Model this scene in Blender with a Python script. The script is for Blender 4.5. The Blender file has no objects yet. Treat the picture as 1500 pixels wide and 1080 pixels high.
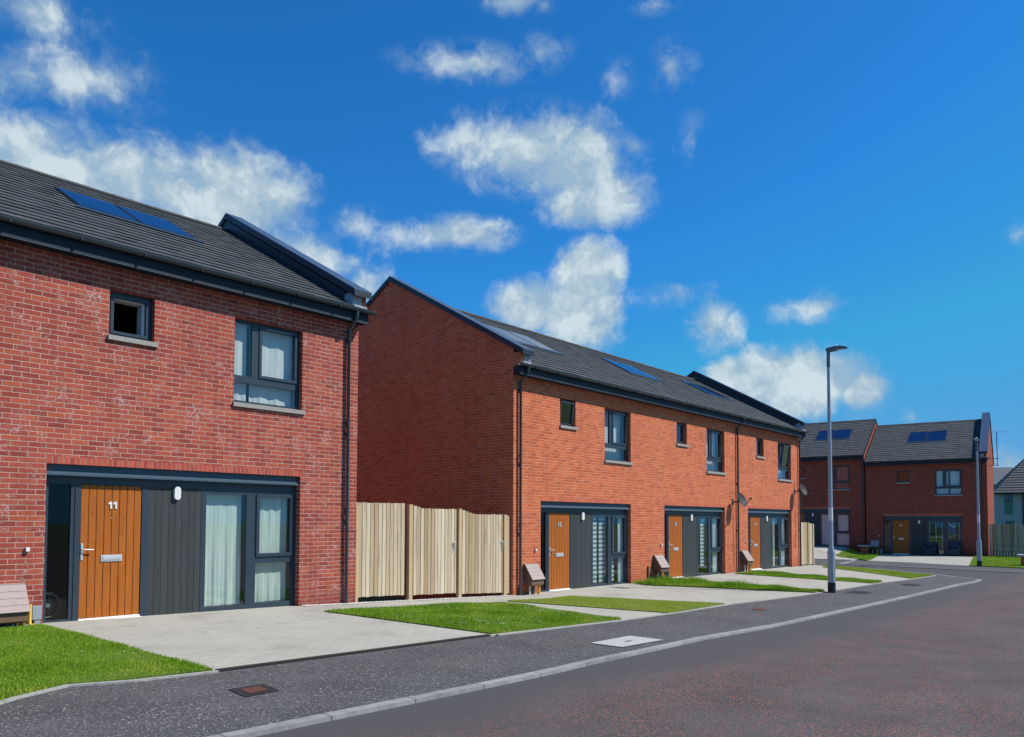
import bpy, bmesh, math, random
import numpy as np
from mathutils import Vector, Matrix
random.seed(7)
rng = np.random.default_rng(7)
R = math.radians
S = bpy.context.scene
COL = S.collection

# ------------------------------------------------------------------ materials
def mat(name):
    m = bpy.data.materials.new(name); m.use_nodes = True
    nt = m.node_tree; nt.nodes.clear()
    return m, nt
class NT:
    def __init__(s, nt): s.nt = nt
    def n(s, t, **k):
        x = s.nt.nodes.new(t)
        ins = k.pop('ins', {})
        for a, b in k.items(): setattr(x, a, b)
        for a, b in ins.items():
            if isinstance(b, bpy.types.NodeSocket): s.nt.links.new(b, x.inputs[a])
            else: x.inputs[a].default_value = b
        return x
    def math(s, op, a, b=0.0, c=None, clamp=False):
        x = s.nt.nodes.new('ShaderNodeMath'); x.operation = op; x.use_clamp = clamp
        for i, q in enumerate((a, b, c)):
            if q is None: continue
            if isinstance(q, bpy.types.NodeSocket): s.nt.links.new(q, x.inputs[i])
            else: x.inputs[i].default_value = q
        return x.outputs[0]
    def mix(s, f, a, b, mode='MIX'):
        x = s.nt.nodes.new('ShaderNodeMix'); x.data_type = 'RGBA'; x.blend_type = mode
        for i, q in ((0, f), (6, a), (7, b)):
            if isinstance(q, bpy.types.NodeSocket): s.nt.links.new(q, x.inputs[i])
            elif i == 0: x.inputs[0].default_value = q
            else: x.inputs[i].default_value = (*q, 1)
        return x.outputs[2]
    def ramp(s, f, stops):
        x = s.nt.nodes.new('ShaderNodeValToRGB'); s.nt.links.new(f, x.inputs[0])
        e = x.color_ramp.elements
        while len(e) < len(stops): e.new(0.5)
        for i, (p, c) in enumerate(stops):
            e[i].position = p; e[i].color = (*c, 1) if len(c) == 3 else c
        return x.outputs[0]
    def noise(s, vec, scale, detail=3, rough=.5, dist=0, dim='3D'):
        x = s.n('ShaderNodeTexNoise', noise_dimensions=dim)
        if vec is not None: s.nt.links.new(vec, x.inputs['Vector'])
        x.inputs['Scale'].default_value = scale; x.inputs['Detail'].default_value = detail
        x.inputs['Roughness'].default_value = rough; x.inputs['Distortion'].default_value = dist
        return x.outputs[0]
    def smooth(s, v, lo, hi, a=0., b=1.):
        x = s.n('ShaderNodeMapRange', interpolation_type='SMOOTHSTEP')
        s.nt.links.new(v, x.inputs[0])
        for i, q in ((1, lo), (2, hi), (3, a), (4, b)): x.inputs[i].default_value = q
        return x.outputs[0]
    def out(s, base, rough=.6, bump=None, bstr=.3, bdist=.01, spec=.5, metal=0.):
        p = s.n('ShaderNodeBsdfPrincipled')
        for k, q in (('Base Color', base), ('Roughness', rough), ('Metallic', metal), ('Specular IOR Level', spec)):
            if isinstance(q, bpy.types.NodeSocket): s.nt.links.new(q, p.inputs[k])
            elif k == 'Base Color': p.inputs[k].default_value = (*q, 1)
            else: p.inputs[k].default_value = q
        if bump is not None:
            b = s.n('ShaderNodeBump'); s.nt.links.new(bump, b.inputs['Height'])
            b.inputs['Strength'].default_value = bstr; b.inputs['Distance'].default_value = bdist
            s.nt.links.new(b.outputs[0], p.inputs['Normal'])
        o = s.n('ShaderNodeOutputMaterial'); s.nt.links.new(p.outputs[0], o.inputs[0])
        return p

def plain(name, c, rough=.5, var=.12, scale=6., metal=0., bump=0., spec=.5, dirt=None):
    """painted / solid surface with gentle tonal variation"""
    m, nt = mat(name); t = NT(nt)
    g = t.n('ShaderNodeNewGeometry').outputs['Position']
    n1 = t.noise(g, scale, 4, .6); n2 = t.noise(g, scale * 9, 3, .6)
    f = t.math('ADD', t.math('MULTIPLY', n1, .7), t.math('MULTIPLY', n2, .3))
    a = tuple(x * (1 - var) for x in c); b = tuple(min(1, x * (1 + var)) for x in c)
    col = t.ramp(f, [(.3, a), (.7, b)])
    if dirt: col = t.mix(t.smooth(n1, .5, .8), col, dirt)
    rr = t.math('ADD', t.math('MULTIPLY', n2, .2), rough - .1)
    t.out(col, rr, n2 if bump else None, bump, .01, spec, metal)
    return m

def brick(name, c_lo, c_mid, c_hi, mortar, white=.25, orange=None):
    m, nt = mat(name); t = NT(nt)
    uv = t.n('ShaderNodeUVMap', uv_map='UVMap').outputs[0]
    sp = t.n('ShaderNodeSeparateXYZ'); nt.links.new(uv, sp.inputs[0]); u, v = sp.outputs[0], sp.outputs[1]
    g = t.n('ShaderNodeNewGeometry').outputs['Position']
    # slightly wavy bed joints
    u = t.math('ADD', u, t.math('MULTIPLY', t.math('SUBTRACT', t.noise(g, 7, 2), .5), .012))
    v = t.math('ADD', v, t.math('MULTIPLY', t.math('SUBTRACT', t.noise(g, 5, 2), .5), .007))
    rv = t.math('DIVIDE', v, .075); row = t.math('FLOOR', rv); fv = t.math('FRACT', rv)
    sh = t.math('MULTIPLY', t.math('MODULO', t.math('ADD', row, 1000.), 2.), .5)
    jit = t.n('ShaderNodeTexWhiteNoise', noise_dimensions='1D'); nt.links.new(row, jit.inputs['W'])
    ru = t.math('ADD', t.math('ADD', t.math('DIVIDE', u, .225), sh), t.math('MULTIPLY', jit.outputs[0], .12))
    cl = t.math('FLOOR', ru); fu = t.math('FRACT', ru)
    cv = t.n('ShaderNodeCombineXYZ'); nt.links.new(cl, cv.inputs[0]); nt.links.new(row, cv.inputs[1])
    wn = t.n('ShaderNodeTexWhiteNoise', noise_dimensions='2D'); nt.links.new(cv.outputs[0], wn.inputs['Vector'])
    rnd = wn.outputs['Value']
    # joint masks
    edge = t.noise(g, 60, 2)
    ew = t.math('MULTIPLY', t.math('SUBTRACT', edge, .5), .05)
    du = t.math('MINIMUM', fu, t.math('SUBTRACT', 1., fu)); dv = t.math('MINIMUM', fv, t.math('SUBTRACT', 1., fv))
    mu = t.smooth(t.math('ADD', du, t.math('MULTIPLY', ew, .4)), .012, .035); mv = t.smooth(t.math('ADD', dv, ew), .045, .11)
    bm = t.math('MULTIPLY', mu, mv)          # 1 on the brick
    col = t.ramp(rnd, [(0, c_lo), (.35, c_mid), (.75, c_hi), (1., orange or c_hi)])
    col = t.mix(.5, col, t.ramp(t.noise(g, 28, 4, .65), [(.3, tuple(x * .62 for x in c_mid)), (.7, tuple(min(1, x * 1.35) for x in c_mid))]), 'MIX')
    big = t.noise(g, .55, 4, .6)
    col = t.mix(t.smooth(big, .35, .7, 0, .3), col, tuple(x * .8 for x in c_mid))
    # lime bloom: pale smears on some bricks and joints
    wm = t.math('MULTIPLY', t.smooth(t.noise(g, 2.6, 5, .7), .50, .70), t.smooth(t.noise(g, 22, 4, .7), .46, .66))
    wm = t.math('MULTIPLY', wm, white, clamp=True)
    col = t.mix(wm, col, (.62, .47, .43))
    mcol = t.ramp(t.noise(g, 4, 4, .6), [(.3, tuple(x * .65 for x in mortar)), (.65, mortar)])
    c = t.mix(bm, mcol, col)
    damp = t.math('MULTIPLY', t.smooth(t.math('ADD', sp.outputs[1], t.math('MULTIPLY', t.noise(g, 2.2, 4, .6), .5)), .75, .12), .45)
    c = t.mix(damp, c, tuple(x * .45 for x in c_mid))
    run = t.noise(t.n('ShaderNodeMapping', ins={'Vector': uv, 'Scale': (2.6, .22, 1)}).outputs[0], 1.6, 4, .65)
    c = t.mix(t.smooth(run, .48, .72, 0, .28), c, tuple(x * .55 for x in c_mid))
    h = t.math('ADD', t.math('MULTIPLY', bm, .8), t.math('MULTIPLY', t.noise(g, 90, 3, .6), .4))
    t.out(c, .88, h, .65, .008, .25)
    return m

def soldier(name, c_lo, c_hi, mortar):
    m, nt = mat(name); t = NT(nt)
    uv = t.n('ShaderNodeUVMap', uv_map='UVMap').outputs[0]
    sp = t.n('ShaderNodeSeparateXYZ'); nt.links.new(uv, sp.inputs[0])
    g = t.n('ShaderNodeNewGeometry').outputs['Position']
    ru = t.math('DIVIDE', sp.outputs[0], .075); fu = t.math('FRACT', ru)
    wn = t.n('ShaderNodeTexWhiteNoise', noise_dimensions='1D'); nt.links.new(t.math('FLOOR', ru), wn.inputs['W'])
    du = t.math('MINIMUM', fu, t.math('SUBTRACT', 1., fu))
    bm = t.smooth(du, .03, .1)
    col = t.ramp(wn.outputs[0], [(0, c_lo), (1, c_hi)])
    col = t.mix(t.smooth(t.noise(g, 40, 4, .7), .4, .75, 0, .35), col, tuple(x * .55 for x in c_lo))
    t.out(t.mix(bm, mortar, col), .88, t.math('ADD', t.math('MULTIPLY', bm, .8), t.math('MULTIPLY', t.noise(g, 90), .3)), .6, .008, .25)
    return m

def tinted(name, c_a, c_b, rough=.8, grain=None, bump=.3, spec=.3, dark=.6):
    """colour varies per plank / tile through the 'tint' attribute"""
    m, nt = mat(name); t = NT(nt)
    at = t.n('ShaderNodeAttribute', attribute_name='tint').outputs['Fac']
    tc = t.n('ShaderNodeTexCoord').outputs['Object']
    if grain:
        mp = t.n('ShaderNodeMapping', ins={'Vector': tc, 'Scale': grain})
        gv = mp.outputs[0]
        w = t.math('MULTIPLY', at, 30.)
        x = t.n('ShaderNodeTexNoise', noise_dimensions='4D')
        nt.links.new(gv, x.inputs['Vector']); nt.links.new(w, x.inputs['W'])
        x.inputs['Scale'].default_value = 1; x.inputs['Detail'].default_value = 5; x.inputs['Roughness'].default_value = .6
        n1 = x.outputs[0]
    else:
        n1 = t.noise(tc, 12, 5, .65)
    col = t.mix(t.math('MINIMUM', at, 1.), c_a, c_b)
    col = t.mix(t.smooth(n1, .45, .8, 0, .8), col, tuple(q * dark for q in c_a))
    fine = t.noise(tc, 70, 3, .6)
    col = t.mix(t.smooth(fine, .5, .8, 0, .3), col, tuple(min(1, q * 1.5) for q in c_b))
    col = t.mix(t.math('GREATER_THAN', at, 1.5), col, (.048, .050, .050))     # shadow painted as a dark tone on the tile butt edges
    t.out(col, rough, t.math('ADD', n1, t.math('MULTIPLY', fine, .5)), bump, .006, spec)
    return m, t

def glass_mat(name, tint=(.92, .96, .95), boost=2.8):
    m, nt = mat(name); t = NT(nt)
    ge = t.n('ShaderNodeNewGeometry'); g = ge.outputs['Position']
    dt = t.n('ShaderNodeVectorMath', operation='DOT_PRODUCT', ins={0: ge.outputs['Normal'], 1: ge.outputs['Incoming']}).outputs['Value']
    sch = t.math('POWER', t.math('SUBTRACT', 1., t.math('ABSOLUTE', dt), clamp=True), 5.)   # Schlick, the same from both sides
    fac = t.math('MULTIPLY', t.math('ADD', .045, t.math('MULTIPLY', sch, .95)), boost, clamp=True)
    b = t.n('ShaderNodeBump'); nt.links.new(t.noise(g, 1.3, 1), b.inputs['Height']); b.inputs['Strength'].default_value = .04; b.inputs['Distance'].default_value = .05
    tr = t.n('ShaderNodeBsdfTransparent'); tr.inputs[0].default_value = (*tint, 1)
    gl = t.n('ShaderNodeBsdfGlossy'); gl.inputs['Roughness'].default_value = .01
    nt.links.new(b.outputs[0], gl.inputs['Normal'])
    mx = t.n('ShaderNodeMixShader'); nt.links.new(fac, mx.inputs[0]); nt.links.new(tr.outputs[0], mx.inputs[1]); nt.links.new(gl.outputs[0], mx.inputs[2])
    o = t.n('ShaderNodeOutputMaterial'); nt.links.new(mx.outputs[0], o.inputs[0])
    return m

M = {}
M['brick11'] = brick('brick_plum', (.175, .034, .029), (.37, .070, .048), (.47, .104, .064), (.58, .40, .32), 1.25, (.56, .14, .055))
M['brickrow'] = brick('brick_orange', (.35, .060, .026), (.60, .125, .045), (.70, .168, .064), (.66, .42, .28), .4, (.76, .22, .08))
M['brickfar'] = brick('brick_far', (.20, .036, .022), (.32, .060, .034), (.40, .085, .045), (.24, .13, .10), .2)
M['soldier11'] = soldier('soldier_plum', (.36, .065, .05), (.56, .12, .065), (.42, .25, .21))
M['soldierrow'] = soldier('soldier_orange', (.5, .11, .055), (.68, .16, .075), (.45, .26, .2))
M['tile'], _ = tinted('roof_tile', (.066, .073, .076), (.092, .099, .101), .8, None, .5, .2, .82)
M['ridge'], _ = tinted('ridge_tile', (.055, .057, .055), (.09, .092, .085), .7, None, .5, .3, .7)
M['anthracite'] = plain('anthracite_paint', (.030, .047, .066), .38, .10, 3)
M['lintelmetal'] = plain('lintel_metal', (.050, .088, .122), .4, .12, 2)
M['fascia'] = plain('fascia_board', (.013, .019, .034), .55, .12, 3, spec=.3)
M['gutter'] = plain('gutter_plastic', (.040, .060, .072), .35, .12, 3)
M['coping'] = plain('coping_metal', (.055, .085, .135), .38, .15, 1.5)
M['cheek'] = plain('cheek_metal', (.014, .020, .034), .45, .15, 1.5)
M['lead'] = plain('lead_flashing', (.33, .36, .39), .5, .3, 8)
M['sill'] = plain('concrete_sill', (.33, .31, .28), .85, .15, 8, bump=.3)
M['clad'] = tinted('charcoal_cladding', (.036, .042, .042), (.050, .056, .056), .6, (14, 14, 1.2), .3, .4, .75)[0]
M['black'] = plain('dark_interior', (.012, .012, .013), .9, .2, 2)
M['room'] = plain('room_walls', (.16, .16, .155), .9, .1, 1)
M['silver'] = plain('brushed_metal', (.60, .62, .63), .35, .08, 20, metal=.35)
M['white'] = plain('white_plastic', (.78, .78, .75), .4, .06, 6)
M['yellow'] = plain('yellow_pipe', (.72, .50, .04), .45, .15, 10)
M['grey'] = plain('grey_plastic', (.30, .34, .37), .5, .1, 10)
M['boxbrown'] = plain('meter_box_brown', (.17, .095, .055), .6, .15, 12)
M['boxlid'] = plain('meter_box_lid', (.37, .29, .26), .65, .12, 12, dirt=(.25, .2, .18))
M['galv'] = plain('galvanised_steel', (.36, .41, .46), .42, .2, 14, metal=.35)
M['blackpaint'] = plain('black_paint', (.012, .012, .014), .5, .2, 8)
M['lampgrey'] = plain('lantern_grey', (.12, .14, .18), .45, .15, 8)
M['dish'] = plain('dish_grey', (.014, .017, .021), .7, .12, 10)
M['wicker'] = plain('dark_wicker', (.030, .036, .048), .7, .4, 60, bump=.5)
M['cushion'] = plain('dark_cushion', (.045, .055, .085), .85, .15, 10)
M['stone'] = plain('stone_slab', (.45, .44, .41), .8, .12, 6, bump=.3)
M['render'] = plain('grey_render', (.36, .37, .36), .9, .08, 2, bump=.2)
M['greenpanel'] = plain('green_panel', (.10, .20, .15), .6, .1, 3)
M['slatetile'] = plain('slate_far', (.075, .078, .08), .7, .35, 5, bump=.4)
M['farroof'] = plain('pale_slate_far', (.17, .185, .20), .75, .15, 2)
M['glass'] = glass_mat('window_glass')
M['glassdark'] = glass_mat('side_glass', (.5, .55, .55), 1.0)
M['rubber'] = plain('tyre_rubber', (.02, .02, .02), .8, .2, 20)
M['blueflag'] = plain('blue_cloth', (.05, .11, .45), .9, .2, 20)

def wood_door():
    m, nt = mat('oak_door'); t = NT(nt)
    tc = t.n('ShaderNodeTexCoord').outputs['Object']
    mp = t.n('ShaderNodeMapping', ins={'Vector': tc, 'Scale': (9, 9, .8)}).outputs[0]
    n = t.noise(mp, 1.2, 3, .55, 1.5)
    fine = t.noise(t.n('ShaderNodeMapping', ins={'Vector': tc, 'Scale': (60, 60, 2.5)}).outputs[0], 1.5, 4, .6, .4)
    rings = t.math('FRACT', t.math('MULTIPLY', n, 9.))
    col = t.ramp(n, [(.3, (.37, .098, .010)), (.7, (.47, .135, .016))])
    col = t.mix(t.smooth(rings, .75, 1., 0, .38), col, (.19, .045, .006))
    col = t.mix(t.smooth(fine, .5, .8, 0, .35), col, (.24, .06, .008))
    t.out(col, .5, fine, .15, .003, .3)
    return m
M['door'] = wood_door()
M['groove'] = plain('door_groove', (.10, .028, .006), .7)
M['planks'] = tinted('fence_timber', (.38, .25, .13), (.74, .63, .45), .85, (26, 26, 1.3), .4, .2, .5)[0]
M['post'] = tinted('post_timber', (.55, .38, .20), (.66, .49, .29), .85, (26, 26, 1.6), .4, .2, .6)[0]
M['oldplanks'] = tinted('weathered_timber', (.27, .18, .10), (.46, .39, .28), .9, (20, 20, 1.2), .4, .2, .5)[0]

def cloth(name, c, c2):
    m, nt = mat(name); t = NT(nt)
    g = t.n('ShaderNodeNewGeometry').outputs['Position']
    mp = t.n('ShaderNodeMapping', ins={'Vector': g, 'Scale': (9, 9, 1.1)}).outputs[0]
    col = t.ramp(t.noise(mp, 1.5, 4, .6, .5), [(.3, c2), (.65, c)])
    d = t.n('ShaderNodeBsdfDiffuse'); nt.links.new(col, d.inputs[0])
    tr = t.n('ShaderNodeBsdfTranslucent'); nt.links.new(col, tr.inputs[0])
    mx = t.n('ShaderNodeMixShader'); mx.inputs[0].default_value = .25
    nt.links.new(d.outputs[0], mx.inputs[1]); nt.links.new(tr.outputs[0], mx.inputs[2])
    o = t.n('ShaderNodeOutputMaterial'); nt.links.new(mx.outputs[0], o.inputs[0])
    return m
M['curtain'] = cloth('mint_curtain', (.76, .88, .79), (.60, .74, .66))
M['voile'] = cloth('white_voile', (.88, .92, .90), (.76, .84, .84))
M['blind'] = cloth('teal_blind', (.74, .86, .88), (.60, .76, .78))
M['blinddark'] = cloth('teal_blind_dark', (.20, .28, .31), (.16, .23, .26))

def solar():
    m, nt = mat('solar_glass'); t = NT(nt)
    g = t.n('ShaderNodeNewGeometry').outputs['Position']
    col = t.ramp(t.noise(g, .8, 2), [(.3, (.003, .008, .045)), (.7, (.005, .013, .075))])
    t.out(col, .12, None, spec=.5)
    return m
M['solar'] = solar()

def asphalt(name, base, specks=(), patch=None, wear=False):
    """specks: (scale, cell threshold, size, colour, cluster_lo, cluster_hi, cluster_scale)"""
    m, nt = mat(name); t = NT(nt)
    g = t.n('ShaderNodeNewGeometry').outputs['Position']
    n = t.noise(g, 1.1, 5, .6)
    col = t.ramp(n, [(.3, tuple(x * .82 for x in base)), (.7, tuple(x * 1.2 for x in base))])
    agg = t.n('ShaderNodeTexVoronoi', ins={'Vector': g, 'Scale': 85.}).outputs['Color']
    ag = t.n('ShaderNodeSeparateColor', ins={0: agg}).outputs[0]
    col = t.mix(.75, col, t.ramp(ag, [(0, (.5, .5, .5)), (.7, (1, 1, 1)), (1, (1.6, 1.55, 1.5))]), 'MULTIPLY')
    if patch:
        col = t.mix(t.smooth(t.noise(g, .45, 4, .6), .55, .72, 0, .55), col, patch)
    if wear:      # plain darker strip of newer asphalt beside the kerb, chips only further out
        yy = t.n('ShaderNodeSeparateXYZ', ins={0: g}).outputs[1]
        yy = t.math('ADD', yy, t.math('MULTIPLY', t.noise(g, .5, 3), 1.6))
        far = t.smooth(yy, -6.3, -7.4)
        col = t.mix(far, (.082, .077, .076), col)
    for sc, th, size, c, lo, hi, cs in specks:
        vo = t.n('ShaderNodeTexVoronoi', ins={'Vector': t.n('ShaderNodeMapping', ins={'Vector': g, 'Rotation': (0, 0, sc), 'Scale': (1, 1.7, 1)}).outputs[0], 'Scale': sc})
        r = t.n('ShaderNodeSeparateColor', ins={0: vo.outputs['Color']})
        mk = t.math('MULTIPLY', t.math('GREATER_THAN', r.outputs[0], th), t.smooth(vo.outputs['Distance'], size, size * .6))
        mk = t.math('MULTIPLY', mk, t.smooth(t.math('ADD', t.noise(g, cs, 3, .6), t.math('MULTIPLY', r.outputs[1], .12)), lo, hi))
        if wear: mk = t.math('MULTIPLY', mk, far)
        col = t.mix(mk, col, t.mix(r.outputs[2], tuple(x * .7 for x in c), c))
    t.out(col, .85, t.math('ADD', ag, t.noise(g, 160, 2)), .55, .006, .3)
    return m
M['footway'] = asphalt('footway_asphalt', (.092, .089, .088), [(30, .60, .30, (.55, .53, .48), .32, .64, .9), (43, .62, .30, (.42, .41, .38), .25, .55, 1.3), (15, .80, .24, (.55, .52, .46), .42, .6, .7)], (.105, .092, .078))
M['road'] = asphalt('road_asphalt', (.098, .084, .080), [(27, .50, .38, (.50, .145, .10), .40, .68, 1.0), (44, .52, .36, (.46, .14, .095), .36, .70, 1.6)], (.099, .082, .078), wear=True)
def kerb_mat():
    m, nt = mat('kerb_concrete'); t = NT(nt)
    g = t.n('ShaderNodeNewGeometry').outputs['Position']
    sp = t.n('ShaderNodeSeparateXYZ', ins={0: g})
    q = t.math('DIVIDE', sp.outputs[0], .915); fr = t.math('FRACT', q)
    wn = t.n('ShaderNodeTexWhiteNoise', noise_dimensions='1D', ins={'W': t.math('FLOOR', q)}).outputs[0]
    col = t.ramp(t.noise(g, 8, 5, .65), [(.3, (.235, .235, .225)), (.7, (.37, .37, .35))])
    col = t.mix(1., col, t.ramp(wn, [(0, (.86, .86, .86)), (1, (1.06, 1.06, 1.05))]), 'MULTIPLY')
    col = t.mix(t.smooth(t.noise(g, 2.3, 4, .7), .55, .8, 0, .6), col, (.17, .16, .145))
    j = t.smooth(t.math('MINIMUM', fr, t.math('SUBTRACT', 1., fr)), .005, .012)
    col = t.mix(j, (.13, .125, .115), col)
    t.out(col, .88, t.math('ADD', j, t.noise(g, 90, 3)), .4, .006, .25)
    return m
M['kerb'] = kerb_mat()
M['edging'] = plain('edging_concrete', (.38, .365, .33), .9, .2, 9, bump=.4, dirt=(.24, .22, .19))
M['soil'] = plain('bare_soil', (.10, .075, .05), .95, .3, 8, bump=.6)
M['drain'] = plain('drain_grate', (.028, .016, .013), .7, .4, 30, bump=.5)
M['rust'] = plain('rusty_iron', (.13, .042, .022), .85, .35, 30, bump=.5)
M['iron'] = plain('dark_iron', (.022, .021, .021), .7, .4, 40, bump=.5)
M['pebble'] = plain('white_gravel', (.60, .57, .51), .85, .25, 30)
M['terrain'] = plain('terrain_grass', (.06, .11, .025), .95, .3, .5)
M['daisy'] = plain('daisy_petals', (.75, .75, .68), .8, .1, 10)

def paving():
    m, nt = mat('block_paving'); t = NT(nt)
    g = t.n('ShaderNodeNewGeometry').outputs['Position']
    b = t.n('ShaderNodeTexBrick', ins={'Vector': g, 'Scale': 1., 'Mortar Size': .006, 'Mortar Smooth': .2, 'Brick Width': .2, 'Row Height': .1, 'Color1': (.38, .36, .30, 1), 'Color2': (.45, .43, .365, 1), 'Mortar': (.25, .23, .185, 1)})
    n = t.noise(g, .9, 5, .6)
    col = t.mix(.45, b.outputs[0], t.ramp(n, [(.3, (.36, .34, .285)), (.7, (.50, .475, .40))]))
    col = t.mix(t.smooth(t.noise(g, .7, 6, .72), .52, .72, 0, .5), col, (.22, .195, .155))
    # scattered dark open joints
    vo = t.n('ShaderNodeTexVoronoi', ins={'Vector': g, 'Scale': 2.2})
    r = t.n('ShaderNodeSeparateColor', ins={0: vo.outputs['Color']})
    jm = t.math('MULTIPLY', t.math('MULTIPLY', b.outputs[1], t.math('GREATER_THAN', r.outputs[0], .72)), t.smooth(vo.outputs[0], .28, .2))
    col = t.mix(jm, col, (.04, .035, .03))
    fine = t.noise(g, 120, 3, .6)
    col = t.mix(t.smooth(fine, .45, .75, 0, .3), col, (.52, .51, .47))
    t.out(col, .9, t.math('SUBTRACT', fine, b.outputs[1]), .5, .006, .25)
    return m
M['paving'] = paving()

def turf():
    m, nt = mat('turf'); t = NT(nt)
    g = t.n('ShaderNodeNewGeometry').outputs['Position']
    n = t.noise(g, 1.6, 5, .65); f = t.noise(g, 60, 4, .7)
    col = t.ramp(n, [(.3, (.075, .135, .020)), (.5, (.12, .19, .028)), (.72, (.23, .24, .055))])
    col = t.mix(.55, col, t.ramp(f, [(.3, (.4, .4, .35)), (.7, (1.5, 1.5, 1.3))]), 'MULTIPLY')
    t.out(col, .9, f, .9, .03, .2)
    return m
M['turf'] = turf()
def blades():
    m, nt = mat('grass_blade'); t = NT(nt)
    at = t.n('ShaderNodeAttribute', attribute_name='tint').outputs['Fac']
    g = t.n('ShaderNodeNewGeometry').outputs['Position']
    big = t.noise(g, 1.4, 4, .6)
    a = t.ramp(at, [(0, (.085, .20, .011)), (.45, (.20, .42, .022)), (.8, (.36, .54, .05)), (1, (.60, .57, .18))])
    b = t.ramp(at, [(0, (.36, .42, .05)), (.6, (.60, .64, .11)), (1, (.80, .74, .26))])
    ye = t.n('ShaderNodeAttribute', attribute_name='dry').outputs['Fac']
    f = t.math('ADD', ye, t.smooth(big, .5, .74, 0, .65), clamp=True)
    col = t.mix(f, a, b)
    d = t.n('ShaderNodeBsdfDiffuse'); nt.links.new(col, d.inputs[0])
    tr = t.n('ShaderNodeBsdfTranslucent'); nt.links.new(col, tr.inputs[0])
    mx = t.n('ShaderNodeMixShader'); mx.inputs[0].default_value = .35
    nt.links.new(d.outputs[0], mx.inputs[1]); nt.links.new(tr.outputs[0], mx.inputs[2])
    o = t.n('ShaderNodeOutputMaterial'); nt.links.new(mx.outputs[0], o.inputs[0])
    return m
M['blade'] = blades()

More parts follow.
